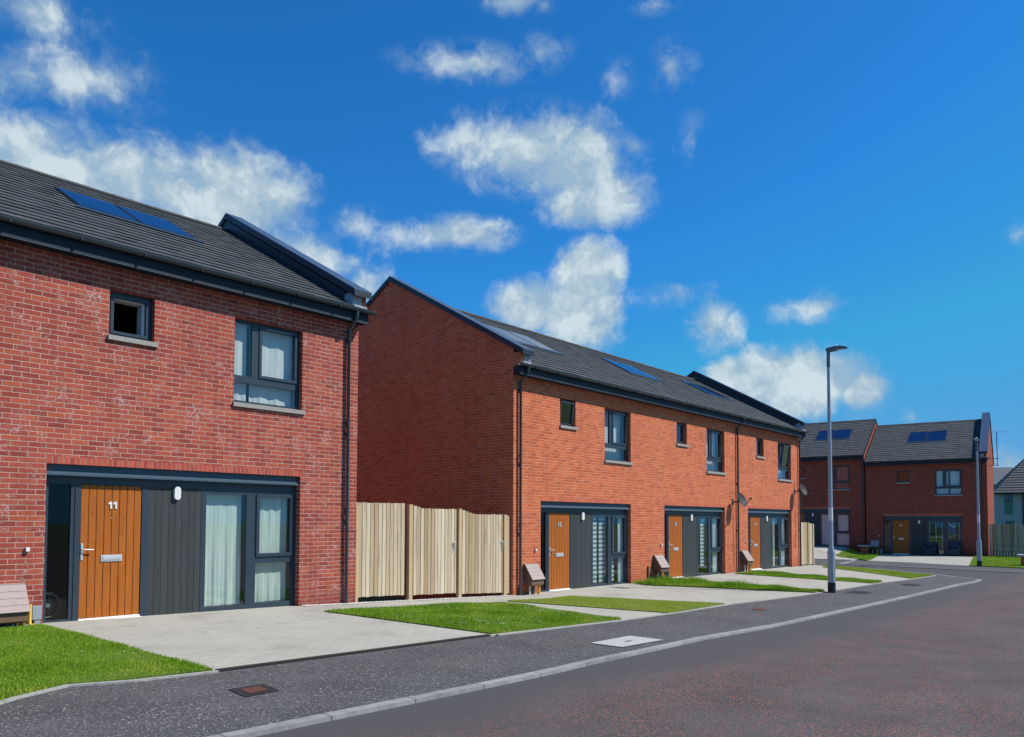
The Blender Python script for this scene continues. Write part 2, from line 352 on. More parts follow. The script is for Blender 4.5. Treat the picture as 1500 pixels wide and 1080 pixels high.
# ------------------------------------------------------------------ mesh helpers
class MB:
    def __init__(s): s.v = []; s.f = []; s.t = []; s.sm = []
    def face(s, pts, tint=None, smooth=False):
        i = len(s.v); s.v += [tuple(p) for p in pts]; s.f.append(tuple(range(i, i + len(pts)))); s.t.append(tint); s.sm.append(smooth)
    def mesh(s, vs, fs, tint=None, smooth=False):
        i = len(s.v); s.v += [tuple(p) for p in vs]
        for f in fs: s.f.append(tuple(i + k for k in f)); s.t.append(tint); s.sm.append(smooth)
    def box(s, x0, x1, y0, y1, z0, z1, tint=None, skip=''):
        P = [(x0,y0,z0),(x1,y0,z0),(x1,y1,z0),(x0,y1,z0),(x0,y0,z1),(x1,y0,z1),(x1,y1,z1),(x0,y1,z1)]
        F = {'b':(0,3,2,1),'t':(4,5,6,7),'f':(0,1,5,4),'r':(1,2,6,5),'k':(2,3,7,6),'l':(3,0,4,7)}
        s.mesh(P, [q for k, q in F.items() if k not in skip], tint)
        return s
    def bevbox(s, x0, x1, y0, y1, z0, z1, b=.01, tint=None):
        bm = bmesh.new(); bmesh.ops.create_cube(bm, size=1)
        for v in bm.verts: v.co = Vector(((x0+x1)/2 + v.co.x*(x1-x0), (y0+y1)/2 + v.co.y*(y1-y0), (z0+z1)/2 + v.co.z*(z1-z0)))
        bmesh.ops.bevel(bm, geom=bm.edges[:], offset=b, segments=2, affect='EDGES', profile=.6)
        bm.verts.index_update(); s.mesh([v.co[:] for v in bm.verts], [[v.index for v in f.verts] for f in bm.faces], tint, False); bm.free()
        return s
    def prism(s, poly, axis, a, b, tint=None):
        """poly in the two other axes, extruded along axis from a to b"""
        def P(p, w):
            return {'x': (w, p[0], p[1]), 'y': (p[0], w, p[1]), 'z': (p[0], p[1], w)}[axis]
        n = len(poly)
        s.mesh([P(p, a) for p in poly] + [P(p, b) for p in poly],
               [tuple(range(n)), tuple(range(2*n-1, n-1, -1))] + [(i, (i+1) % n, n+(i+1) % n, n+i) for i in range(n)], tint)
        return s
    def tube(s, pts, r, n=12, cap=True, smooth=True, tint=None):
        pts = [Vector(p) for p in pts]; rs = r if isinstance(r, (list, tuple)) else [r] * len(pts)
        vs = []; up = None
        for i, p in enumerate(pts):
            d = (pts[min(i+1, len(pts)-1)] - pts[max(i-1, 0)])
            if d.length < 1e-9: d = Vector((0, 0, 1))
            d.normalize()
            if up is None or abs(up.dot(d)) > .95: up = Vector((0, 0, 1)) if abs(d.z) < .9 else Vector((1, 0, 0))
            a = d.cross(up).normalized(); b = d.cross(a).normalized(); up = -b if False else up
            for k in range(n):
                an = 2 * math.pi * k / n
                vs.append(p + (a * math.cos(an) + b * math.sin(an)) * rs[i])
        fs = [(i*n+k, i*n+(k+1) % n, (i+1)*n+(k+1) % n, (i+1)*n+k) for i in range(len(pts)-1) for k in range(n)]
        s.mesh(vs, fs, tint, smooth)
        if cap:
            s.mesh(vs[:n], [tuple(range(n))], tint); s.mesh(vs[-n:], [tuple(range(n-1, -1, -1))], tint)
        return s
    def ball(s, c, r, n=12, m=8, sc=(1, 1, 1)):
        vs = []; fs = []
        for i in range(m+1):
            th = math.pi * i / m
            for k in range(n):
                ph = 2 * math.pi * k / n
                vs.append((c[0]+r*sc[0]*math.sin(th)*math.cos(ph), c[1]+r*sc[1]*math.sin(th)*math.sin(ph), c[2]+r*sc[2]*math.cos(th)))
        for i in range(m):
            for k in range(n): fs.append((i*n+k, i*n+(k+1) % n, (i+1)*n+(k+1) % n, (i+1)*n+k))
        s.mesh(vs, fs, None, True); return s
    def build(s, name, m, parent=None, u0=0., v0=0., weld=False):
        me = bpy.data.meshes.new(name); me.from_pydata(s.v, [], s.f); me.update()
        if isinstance(m, str): m = M[m]
        me.materials.append(m)
        uv = me.uv_layers.new(name='UVMap')
        nL = len(me.loops)
        li = np.empty(nL, np.int32); me.loops.foreach_get('vertex_index', li)
        co = np.empty(len(me.vertices)*3, np.float32); me.vertices.foreach_get('co', co); co = co.reshape(-1, 3)
        nm = np.empty(len(me.polygons)*3, np.float32); me.polygons.foreach_get('normal', nm); nm = np.abs(nm.reshape(-1, 3))
        ls = np.empty(len(me.polygons), np.int32); me.polygons.foreach_get('loop_total', ls)
        pl = np.repeat(np.arange(len(me.polygons)), ls)
        C = co[li]; ax = nm[pl].argmax(1)
        U = np.where(ax == 0, C[:, 1] + .11, C[:, 0]) + u0; V = np.where(ax == 2, C[:, 1], C[:, 2]) + v0
        uv.data.foreach_set('uv', np.stack([U, V], 1).astype(np.float32).ravel())
        if any(t is not None for t in s.t):
            at = me.attributes.new('tint', 'FLOAT', 'FACE')
            at.data.foreach_set('value', np.array([t if t is not None else .5 for t in s.t], np.float32))
        if any(s.sm): me.polygons.foreach_set('use_smooth', np.array(s.sm, bool))
        o = bpy.data.objects.new(name, me); COL.objects.link(o)
        if parent is not None: o.parent = parent
        return o

def thing(name, label, cat, loc=(0, 0, 0), rz=0., group=None):
    o = bpy.data.objects.new(name, None); COL.objects.link(o)
    o.location = loc; o.rotation_euler = (0, 0, rz); o.empty_display_size = .2
    o['label'] = label; o['category'] = cat
    if group: o['group'] = group
    return o
def tag(o, label, cat, group=None, kind=None):
    o['label'] = label; o['category'] = cat
    if group: o['group'] = group
    if kind: o['kind'] = kind
    return o

# ------------------------------------------------------------------ terrain height
AX, AY, TH = 46.279, 1.663, -1.444
CT, ST = math.cos(TH), math.sin(TH)
P = lambda s, d=0.: (AX + s*CT + d*ST, AY + s*ST - d*CT)
def sm(t): t = min(1, max(0, t)); return t * t * (3 - 2 * t)
def Zg(x, y):
    b = float(np.interp(x, [-60, -3, 0, 4.2, 10.2, 28, 36, 90], [.3, .08, .03, -.05, -.28, -.32, -.40, -.42]))
    w = 1 - sm((x - 24) / 8)
    c = float(np.interp(y, [-6.6, -4.5, -.5], [-.13, -.08, 0])) * w
    dx, dy = x - AX, y - AY; s = dx * CT + dy * ST; d = dx * ST - dy * CT
    r = .43 * sm((-s - .8) / 1.8) * sm((8 - d) / 6) if x > 30 else 0
    return b + c + r
def Zr(x, y): return Zg(x, y) - .036 + .01 * sm((x - 24) / 6)

def drape(name, poly, m, off=0., skirt=.12, cell=.5, h=Zg, kind='structure', parent=None):
    bm = bmesh.new()
    f = bm.faces.new([bm.verts.new((x, y, 0)) for x, y in poly])
    xs = [p[0] for p in poly]; ys = [p[1] for p in poly]
    for ax, lo, hi in ((0, min(xs), max(xs)), (1, min(ys), max(ys))):
        k = math.floor(lo / cell) + 1
        while k * cell < hi:
            p = [0, 0, 0]; p[ax] = k * cell; nn = [0, 0, 0]; nn[ax] = 1
            bmesh.ops.bisect_plane(bm, geom=bm.verts[:] + bm.edges[:] + bm.faces[:], dist=1e-5, plane_co=p, plane_no=nn)
            k += 1
    for v in bm.verts: v.co.z = h(v.co.x, v.co.y) + off
    if skirt:
        be = [e for e in bm.edges if e.is_boundary]
        r = bmesh.ops.extrude_edge_only(bm, edges=be)
        for v in r['geom']:
            if isinstance(v, bmesh.types.BMVert): v.co.z -= skirt
    bmesh.ops.recalc_face_normals(bm, faces=bm.faces[:])
    if sum(f.normal.z * f.calc_area() for f in bm.faces) < 0: bmesh.ops.reverse_faces(bm, faces=bm.faces[:])
    me = bpy.data.meshes.new(name); bm.to_mesh(me); bm.free()
    me.materials.append(M[m] if isinstance(m, str) else m)
    o = bpy.data.objects.new(name, me); COL.objects.link(o)
    if kind: o['kind'] = kind
    if parent: o.parent = parent
    return o

def strip(line, w, side=1):
    """closed polygon of a strip of width w beside a polyline"""
    n = len(line); off = []
    for i in range(n):
        a = Vector(line[max(i-1, 0)]); b = Vector(line[min(i+1, n-1)]); d = (b - a).normalized()
        nn = Vector((-d.y, d.x)) * side * w
        off.append((line[i][0] + nn.x, line[i][1] + nn.y))
    return list(line) + off[::-1]

# ------------------------------------------------------------------ houses
W, H, D = 4.189, 2.33, 9.4
SL = .562
EY, EZ = -.30, 5.645           # lower tile edge
RY, RZ = 4.7, 8.40            # ridge
RS = (RZ - EZ) / (RY - EY)
def roofz(y): return EZ + (y - EY) * RS if y <= RY else RZ - (y - RY) * RS

def wall_front(mb, xL, xR, zt, holes, dep=.1):
    xs = sorted({xL, xR, *[h[0] for h in holes], *[h[1] for h in holes]}); zs = sorted({-.5, zt, *[h[2] for h in holes], *[h[3] for h in holes]})
    def inh(x, z): return any(a < x < b and c < z < d for a, b, c, d in holes)
    for i in range(len(xs)-1):
        for j in range(len(zs)-1):
            if inh((xs[i]+xs[i+1])/2, (zs[j]+zs[j+1])/2): continue
            mb.face([(xs[i], 0, zs[j]), (xs[i+1], 0, zs[j]), (xs[i+1], 0, zs[j+1]), (xs[i], 0, zs[j+1])])
    for a, b, c, d in holes:
        e = dep + .07
        mb.face([(a, 0, c), (a, 0, d), (a, e, d), (a, e, c)]); mb.face([(b, 0, d), (b, 0, c), (b, e, c), (b, e, d)])
        mb.face([(a, 0, d), (b, 0, d), (b, e, d), (a, e, d)]); mb.face([(b, 0, c), (a, 0, c), (a, e, c), (b, e, c)])

def frame_rect(mb, x0, x1, z0, z1, w, y0, y1):
    mb.box(x0, x1, y0, y1, z0, z0 + w); mb.box(x0, x1, y0, y1, z1 - w, z1)
    mb.box(x0, x0 + w, y0, y1, z0 + w, z1 - w); mb.box(x1 - w, x1, y0, y1, z0 + w, z1 - w)

def room(parent, x0, x1, z0, z1, y0=.2, dep=2.2, m='black'):
    r = MB(); r.box(x0 - .3, x1 + .3, y0, y0 + dep, z0 - .1, z1 + .1, skip='f')
    # front return so nothing shows round the frame
    r.face([(x0-.3, y0, z0-.1), (x0, y0, z0-.1), (x0, y0, z1+.1), (x0-.3, y0, z1+.1)])
    r.face([(x1, y0, z0-.1), (x1+.3, y0, z0-.1), (x1+.3, y0, z1+.1), (x1, y0, z1+.1)])
    return r.build('room', m, parent)

def small_window(parent, x0, x1, z0, z1, tilt=0., opened=False):
    f = MB(); frame_rect(f, x0, x1, z0, z1, .05, .10, .165)
    fr = f.build('window', 'anthracite', parent)
    s = MB(); frame_rect(s, x0+.05, x1-.05, z0+.05, z1-.05, .045, .085, .15)
    so = s.build('sash', 'anthracite', fr)
    if opened:
        jb = MB(); jb.box(x1-.135, x1-.0955, .1501, .34, z0+.05, z1-.05); jb.box(x0+.09, x1-.14, .1501, .34, z1-.115, z1-.0955); jb.build('inner_lining', 'white', fr)
    g = MB(); g.face([(x0+.09, .12, z0+.09), (x1-.09, .12, z0+.09), (x1-.09, .12, z1-.09), (x0+.09, .12, z1-.09)])
    if not opened: go = g.build('pane', 'glass', fr)
    if tilt:
        for o in (so, go):
            o.location = (0, .12 - .12*math.cos(tilt) , 0)
            piv = Vector((0, .12, z0+.05)); mt = Matrix.Translation(piv) @ Matrix.Rotation(tilt, 4, 'X') @ Matrix.Translation(-piv)
            o.matrix_local = mt
    sl = MB().box(x0-.02, x1+.05, -.045, .10, z0-.075, z0-.002); sl.build('sill', 'sill', fr)
    room(fr, x0, x1, z0, z1)
    return fr

def large_window(parent, x0, x1, z0, z1, tilt=0.):
    w = x1 - x0; m0, m1 = x0 + .285*w, x0 + .385*w; t0, t1 = z0 + .25*(z1-z0), z0 + .335*(z1-z0)
    f = MB(); frame_rect(f, x0, x1, z0, z1, .055, .10, .165)
    f.box(x0+.055, x1-.055, .103, .162, t0, t1); f.box(m0, m1, .101, .164, t1, z1-.055)
    fr = f.build('window', 'anthracite', parent)
    s = MB(); frame_rect(s, m1, x1-.055, t1, z1-.055, .05, .083, .15); so = s.build('sash', 'anthracite', fr)
    v = MB().box(m1+.14, x1-.2, .076, .0829, z1-.095, z1-.083); v.build('trickle_vent', 'grey', fr)
    for k, (a, b, c, d) in enumerate(((x0+.05, m0+.005, t1-.005, z1-.05), (m1+.04, x1-.095, t1+.04, z1-.095), (x0+.05, x1-.05, z0+.05, t0+.005))):
        g = MB(); g.face([(a, .125, c), (b, .125, c), (b, .125, d), (a, .125, d)]); go = g.build('pane', 'glass', fr)
        if tilt and k == 1:
            for o in (so, go):
                piv = Vector((0, .12, t1)); o.matrix_local = Matrix.Translation(piv) @ Matrix.Rotation(tilt, 4, 'X') @ Matrix.Translation(-piv)
    sl = MB().box(x0-.02, x1+.05, -.045, .10, z0-.075, z0-.002); sl.build('sill', 'sill', fr)
    room(fr, x0, x1, z0, z1, m='room')
    return fr

def text_mesh(s, size, m, parent, loc, off=.004, depth=.006):
    cu = bpy.data.curves.new('number', 'FONT'); cu.body = s; cu.size = size; cu.extrude = depth; cu.offset = off; cu.align_x = 'CENTER'; cu.space_character = 1.12
    cu.resolution_u = 3
    to = bpy.data.objects.new('t', cu); COL.objects.link(to)
    dg = bpy.context.evaluated_depsgraph_get()
    me = bpy.data.meshes.new_from_object(to.evaluated_get(dg)); bpy.data.objects.remove(to); bpy.data.curves.remove(cu)
    me.name = 'door_number'; me.materials.clear(); me.materials.append(M[m])
    o = bpy.data.objects.new('door_number', me); COL.objects.link(o); o.parent = parent
    o.rotation_euler = (R(90), 0, 0); o.location = loc
    return o

def tiles(mb, x0, x1, back=False):
    """courses of interlocking tiles, every tile its own slightly uneven slab"""
    L = math.hypot(RY - EY, RZ - EZ); nrow = 20; g = L / nrow
    dy, dz = (RY - EY) / L, (RZ - EZ) / L
    tw = .33
    for r in range(nrow):
        a = r * g; b = (r + 1) * g + .02
        xo = x0 - (.5 * tw if r % 2 else 0)
        k = 0
        while xo + k * tw < x1:
            p = max(x0, xo + k * tw); q = min(x1, xo + (k + 1) * tw) - .002; k += 1
            if q - p < .02: continue
            lift = .024 + random.uniform(-.002, .006); j2 = lift + random.uniform(-.003, .003); tn = random.random()
            sg = -1 if back else 1
            def P(x, t, h):
                y = EY + t * dy - h * dz; z = EZ + t * dz + h * dy
                if back: y = 2 * RY - y
                return (x, y, z)
            v = [P(p, a, lift), P(q, a, j2), P(q, b, .004), P(p, b, .004), P(p, a, -.004), P(q, a, -.004), P(q, b, -.004), P(p, b, -.004)]
            fs = [(0, 1, 2, 3), (4, 5, 1, 0), (5, 6, 2, 1), (7, 4, 0, 3)]
            if back: fs = [f[::-1] for f in fs]
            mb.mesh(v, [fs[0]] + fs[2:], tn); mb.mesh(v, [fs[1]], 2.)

def house(loc, rz, xL, xR, label, bm, sold, number, gl=False, gr=False, solar_x=1.05, pipe=None, u0=0., small_tilt=0, large_tilt=0, group=None, pane='glass', openL=True, sigs=None):
    h = thing('brick_house', label, 'house', loc, rz, group)
    holes = [(0, W, -.4, H), (.799, 1.478, 4.34, 5.053), (2.847, 4.20, 3.556, 5.04)]
    wl = MB(); zt = 5.52
    wall_front(wl, xL, xR, zt, holes)
    wl.face([(xR, D, -.5), (xL, D, -.5), (xL, D, zt), (xR, D, zt)])
    cw = .40
    def gable(x, sgn):
        # brick gable with the stepped end above the gutter; inner face of the parapet is metal clad
        cz = lambda y: (6.00 + (y + .30) * SL if y <= RY else 6.00 + (2 * RY - y + .30) * SL) - .06
        pts = [(0, -.5), (D, -.5), (D, cz(D)), (RY, cz(RY)), (0, cz(0))]
        wl.face([(x, p[0], p[1]) for p in (pts if sgn > 0 else pts[::-1])])
        xi = x - sgn * .33
        # front and back stub of the parapet above the wall head
        for yy in (0, D):
            wl.face([(min(x, xi), yy, zt), (max(x, xi), yy, zt), (max(x, xi), yy, cz(yy)), (min(x, xi), yy, cz(yy))])
    for on, x in ((gl, xL), (gr, xR)):
        if not on: wl.face([(x, 0, -.5), (x, D, -.5), (x, D, zt), (x, 0, zt)])
    if gl: gable(xL, -1)
    if gr: gable(xR, 1)
    wo = wl.build('wall', bm, h, u0=u0)
    # soldier course, 3 mm proud
    so = MB().box(-.005, W + .005, -.004, .02, H + .001, H + .105); so.build('soldier_course', sold, wo, u0=u0)
    # lintel panel with drip ledge
    lt = MB(); lt.box(.002, W - .002, .075, .16, 2.175, H - .002); lt.box(.002, W - .002, .02, .0749, 2.165, 2.185)
    lt.prism([(.0749, 2.186), (.022, 2.186), (.0749, 2.23)], 'x', .002, W - .002); lt.build('lintel', 'lintelmetal', h)
    # ground floor screen
    y0, y1 = .135, .20
    f = MB()
    f.box(0, W, y0, y1, 2.05, 2.174); f.box(0, .075, y0, y1, -.15, 2.05); f.box(.375, .515, y0, y1, -.15, 2.05)
    f.box(.075, .375, y0, y1, -.15, .06); f.box(1.405, 1.505, y0, y1, -.15, 2.05)
    f.box(.43, .44, y0 - .012, y0 - .0001, -.03, 2.05)
    fo = f.build('screen_frame', 'anthracite', h)
    sg = MB(); sg.face([(.075, .165, .06), (.375, .165, .06), (.375, .165, 2.05), (.075, .165, 2.05)]); sg.build('pane', 'glassdark', fo)
    room(fo, .075, .375, 0, 2.1, .21, 1.6)
    # door
    d = MB()
    n = 8; dw = (1.402 - .518) / n
    for k in range(n):
        d.bevbox(.518 + k * dw + .0045, .518 + (k+1) * dw - .0045, .15, .19, .045, 2.045, .003)
    do = d.build('door', 'door', h)
    MB().box(.518, 1.402, .158, .195, .044, 2.046).build('door_groove', 'groove', do)
    th = MB().box(.516, 1.404, .05, .2, -.15, .015); th.prism([(.155, .016), (.11, .016), (.15, .043)], 'x', .518, 1.402); th.build('threshold', 'white', do)
    lp = MB(); lp.bevbox(.812, 1.122, .136, .1499, .883, .985, .006); lp.bevbox(.838, 1.096, .128, .1361, .908, .962, .005); lp.build('letter_plate', 'silver', do)
    hd = MB(); hd.bevbox(.527, .560, .136, .1499, .915, 1.165, .006); hd.tube([(.543, .137, 1.075), (.543, .095, 1.075)], .011, 10); hd.tube([(.543, .10, 1.075), (.60, .092, 1.073), (.69, .094, 1.07)], .010, 10); hd.build('door_handle', 'silver', do)
    MB().tube([(.955, .1485, 1.55), (.955, .143, 1.55)], .009, 10).build('peephole', 'silver', do)
    if number == '11':
        q = MB()
        for k in range(2):
            a = .900 + k*.072; q.prism([(a+.030, 1.69), (a+.056, 1.69), (a+.056, 1.80), (a+.034, 1.80), (a+.002, 1.775), (a+.002, 1.752), (a+.030, 1.766)], 'y', .137, .1495)
        q.build('door_number', 'white', do)
    elif number: text_mesh(number, .15, 'silver', do, (.96, .1435, 1.685), .008)
    # charcoal boarding with wall light
    c = MB()
    nb = 8; cwid = (2.375 - 1.505) / nb
    for k in range(nb): c.bevbox(1.505 + k*cwid + .002, 1.505 + (k+1)*cwid - .002, .14, .19, -.15, 2.05, .003, random.random())
    co = c.build('cladding', 'clad', h)
    MB().box(1.505, 2.375, .16, .189, -.15, 2.05).build('board_joint', 'black', co)
    wlm = MB()
    pr = [(1.952 + .052 * math.cos(a), 1.958 + .055 * math.sin(a) + (.052 if math.sin(a) > 0 else -.052)) for a in [2*math.pi*i/20 + .01 for i in range(20)]]
    wlm.prism(pr, 'y', .085, .1399); wlm.build('wall_light', 'white', h)
    # living room window
    g = MB(); X0, X1 = 2.375, W
    frame_rect(g, X0, X1, -.03, 2.05, .085, y0, y1)
    g.box(X0, X1, y0+.001, y1, -.15, -.03); g.box(3.20, 3.385, y0+.002, y1, .055, 1.965); g.box(3.385, X1-.085, y0+.003, y1, .765, .875)
    go = g.build('window', 'anthracite', h)
    sa = MB(); frame_rect(sa, 3.385, X1 - .06, .875, 1.99, .06, y0 - .02, y0 + .04); sa.build('sash', 'anthracite', go)
    for a, b, cc, dd in ((2.45, 3.21, .05, 1.97), (3.43, X1-.11, .92, 1.94), (3.38, X1-.08, .05, .77)):
        q = MB(); q.face([(a, .165, cc), (b, .165, cc), (b, .165, dd), (a, .165, dd)]); q.build('pane', pane, go)
    room(go, 2.45, X1-.05, 0, 2.1, .21, 3.0, 'room')
    # upper windows
    small_window(h, .799, 1.478, 4.34, 5.053, small_tilt, number == '11')
    large_window(h, 2.847, 4.20, 3.556, 5.04, large_tilt)
    # roof
    rx0 = xL + (.33 if gl else 0); rx1 = xR - (.33 if gr else 0)
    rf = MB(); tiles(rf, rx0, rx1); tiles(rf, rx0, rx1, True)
    rf.face([(rx0, EY, EZ-.012), (rx1, EY, EZ-.012), (rx1, RY, RZ-.012), (rx0, RY, RZ-.012)], .3)
    rf.face([(rx0, RY, RZ-.012), (rx1, RY, RZ-.012), (rx1, 2*RY-EY, EZ-.012), (rx0, 2*RY-EY, EZ-.012)], .3)
    ro = rf.build('roof', 'tile', h)
    rd = MB(); x = rx0
    while x < rx1 - .02:
        e = min(x + .45, rx1); tn = random.random(); lf = random.uniform(0, .008)
        rd.prism([(RY-.15, RZ-.045), (RY-.07, RZ+.02+lf), (RY, RZ+.04+lf), (RY+.07, RZ+.02+lf), (RY+.15, RZ-.045)], 'x', x, e - .006, tn); x = e
    rd.build('ridge', 'ridge', ro)
    # solar collectors
    for k in range(2):
        a = solar_x + k * 1.06
        sp_ = MB(); p = []
        for (t0, t1, hh, w0, w1) in ((2.02, 3.33, .022, 0, 1.02),):
            f0 = lambda y, hq: (y - hq * .49, roofz(y) + .026 + hq * .87)
            A = f0(t0, 0); B = f0(t1, 0); Cc = f0(t1, hh); Dd = f0(t0, hh)
            sp_.prism([A, B, Cc, Dd], 'x', a, a + w1)
        so_ = sp_.build('solar_panel', 'cheek', ro)
        gq = MB(); A = f0(t0 + .03, hh + .004); B = f0(t1 - .03, hh + .004)
        gq.face([(a + .03, *A), (a + .99, *A), (a + .99, *B), (a + .03, *B)]); gq.build('solar_glass', 'solar', so_)
    fl = MB(); A = f0(1.90, .012); B = f0(2.015, .02)
    fl.face([(solar_x - .1, *A), (solar_x + 2.2, *A), (solar_x + 2.2, *B), (solar_x - .1, *B)]); fl.build('flashing', 'gutter', ro)
    # fascia, soffit and gutter
    fx0, fx1 = xL - (.05 if gl else 0), xR + (.05 if gr else 0)
    fs_ = MB(); fs_.box(fx0, fx1, -.25, -.225, 5.385, 5.60); fs_.box(fx0, fx1, -.2249, .0, 5.40, 5.415)
    if not gr: pass
    fs_.build('fascia', 'fascia', h)
    dr = MB().box(fx0, fx1, -.254, -.2505, 5.385, 5.395); dr.build('drip_edge', 'lintelmetal', h)
    gt = MB(); cy, cz_, rr = -.315, 5.63, .062
    arc = [(cy + rr * math.cos(a), cz_ + rr * math.sin(a)) for a in [math.pi + math.pi * i / 10 for i in range(11)]]
    inn = [(cy + (rr-.006) * math.cos(a), cz_ + (rr-.006) * math.sin(a)) for a in [2*math.pi - math.pi * i / 10 for i in range(11)]]
    gt.prism([(p[0], p[1]-.0) for p in arc] + inn, 'x', fx0 - (.1 if gl else 0), fx1 + (.1 if gr else 0))
    gut = gt.build('gutter', 'gutter', h)
    x = xL + .4
    while x < xR:
        MB().box(x, x + .022, -.380, -.2505, 5.556, 5.60).build('gutter_bracket', 'fascia', gut); x += .9
    # parapets
    for on, x, sgn in ((gl, xL, -1), (gr, xR, 1)):
        if not on: continue
        xo = x + sgn * .05; xi = x - sgn * .36
        a, b = min(xo, xi), max(xo, xi)
        cp = MB()
        for ya, yb, fa, fb in ((-.34, RY, 0, 1), (RY, 2*RY+.34, 1, 0)):
            za = 6.0 + (.0 - .04) * SL if ya < RY else 6.0 + (RY + .3) * SL
            zb = 6.0 + (RY + .3) * SL if ya < RY else 6.0 - .04 * SL
            th_ = .11
            cp.prism([(ya, za - th_), (yb, zb - th_), (yb, zb + .02), (ya, za + .02)], 'x', a, b)
            # raised seams
        cp_o = cp.build('coping', 'coping', h)
        sk = MB()   # dark fascia of the coping, both faces
        for xx0, xx1 in ((a - .006, a - .0005), (b + .0005, b + .006)):
            for ya, yb in ((-.34, RY), (RY, 2*RY + .34)):
                za = 6.0 - .04 * SL if ya < RY else 6.0 + (RY + .3) * SL
                zb = 6.0 + (RY + .3) * SL if ya < RY else 6.0 - .04 * SL
                sk.prism([(ya, za - .125), (yb, zb - .125), (yb, zb + .005), (ya, za + .005)], 'x', xx0, xx1)
        sk.prism([(a, 6.0 - .04*SL - .115), (b, 6.0 - .04*SL - .115), (b, 6.0 - .04*SL - .0), (a, 6.0 - .04*SL - .0)], 'y', -.348, -.3405)
        sk.build('coping_edge', 'cheek', cp_o)
        # metal cheek on the roof side
        xc = x - sgn * .331
        ck = MB()
        for ya, yb in ((.02, RY), (RY, D - .02)):
            q = lambda y: (6.0 + (min(y, 2*RY-y) + .3) * SL - .16)
            ck.prism([(ya, roofz(ya) - .05), (yb, roofz(yb) - .05), (yb, q(yb)), (ya, q(ya))], 'x', min(xc, xc - sgn*.012), max(xc, xc - sgn*.012))
        for yy in (1.55, 3.1):
            ck.box(min(xc - sgn*.012, xc - sgn*.02), max(xc - sgn*.012, xc - sgn*.02), yy, yy + .012, roofz(yy), roofz(yy) + .17)
        ck.build('cheek', 'cheek', cp_o)
        sb = MB().box(min(x - sgn*.002, x - sgn*.12), max(x - sgn*.002, x - sgn*.12), -.235, -.0005, 5.61, 5.94); sb.build('parapet_stub', bm, cp_o)
        ld = MB().box(min(xc, x - sgn*.121), max(xc, x - sgn*.121), -.245, .03, 5.61, 5.95)
        ld.box(min(xc, x - sgn*.02), max(xc, x - sgn*.02), -.30, -.2455, 5.66, 5.70); ld.build('lead_flashing', 'lead', cp_o)
        # eaves box closing the end of the fascia
        eb = MB().box(min(x, x - sgn*.3), max(x, x - sgn*.3), -.2245, -.003, 5.416, 5.60); eb.build('eaves_end', 'fascia', h)
    # downpipes
    for px in (pipe or []):
        p = MB(); p.tube([(px, -.315, 5.60), (px, -.315, 5.50), (px, -.305, 5.45), (px, -.09, 5.26), (px, -.062, 5.22), (px, -.062, -.35)], .034, 14)
        for zz in (5.16, 3.4, 1.7):
            p.tube([(px, -.062, zz), (px, -.062, zz + .07)], .042, 14)
        dp = p.build('downpipe', 'gutter', h)
        for zz in (5.02, 3.2, 1.5): MB().box(px - .055, px + .055, -.045, -.001, zz, zz + .03).build('pipe_clip', 'gutter', dp)
    # small white overflow terminal beside the door
    MB().bevbox(-.245, -.195, -.05, -.0005, 1.07, 1.13, .006).build('overflow_vent', 'white', h)
    # inner lining so daylight never passes through the shell
    ln = MB(); ln.box(xL + .01, xR - .01, D - .3, D - .25, -.5, 5.3); ln.build('rear_lining', 'black', h)
    return h

Z1 = -.2917; X1, X2, X3 = 11.196, 17.307, 23.40
GR = 'two storey brick houses'
h11 = house((0, 0, 0), 0, -1.05, 5.47, 'nearest plum red brick house with door number 11 and mint curtains', 'brick11', 'soldier11', '11', gr=True, solar_x=1.03, pipe=[5.20], group=GR)
h9 = house((-6.11, 0, 0), 0, -1.05, 5.06, 'plum brick house joined left of number 11, mostly out of frame', 'brick11', 'soldier11', '', gl=True, solar_x=1.03, pipe=[-.75], u0=-6.11, group=GR)
ra = house((X1, 0, Z1), 0, -1.05, 5.055, 'orange brick house number 12 with striped blind, beside the pale timber gates', 'brickrow', 'soldierrow', '12', gl=True, solar_x=1.3, pipe=[-.855], u0=X1, small_tilt=R(9), group=GR)
rb = house((X2, 0, Z1), 0, -1.055, 5.14, 'middle house of the orange brick terrace, satellite dish at its right', 'brickrow', 'soldierrow', '13', solar_x=1.25, pipe=[], u0=X2, group=GR)
rc = house((X3, 0, Z1), 0, -.952, 5.10, 'last orange brick house of the terrace with a dark parapet at its far end', 'brickrow', 'soldierrow', '14', gr=True, solar_x=.95, pipe=[-.948 , 4.98], u0=X3, large_tilt=R(8), group=GR)
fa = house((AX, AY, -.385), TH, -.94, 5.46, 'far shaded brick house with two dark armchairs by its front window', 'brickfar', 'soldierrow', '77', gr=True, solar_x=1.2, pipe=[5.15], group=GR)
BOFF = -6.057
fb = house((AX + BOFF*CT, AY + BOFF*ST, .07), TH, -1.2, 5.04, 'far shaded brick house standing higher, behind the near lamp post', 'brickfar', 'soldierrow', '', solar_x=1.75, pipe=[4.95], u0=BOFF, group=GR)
# verge of the higher house, standing above its neighbour's roof
vg = MB()
vg.face([(5.043, 0, 4.7), (5.043, D, 4.7), (5.043, D, roofz(D)), (5.043, RY, RZ), (5.043, 0, roofz(0))])
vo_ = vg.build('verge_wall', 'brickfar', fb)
vt = MB()
for ya, yb in ((EY, RY), (RY, 2*RY-EY)):
    vt.prism([(ya, roofz(ya)-.14), (yb, roofz(yb)-.14), (yb, roofz(yb)+.035), (ya, roofz(ya)+.035)], 'x', 5.045, 5.075)
vt.build('verge_board', 'fascia', fb)

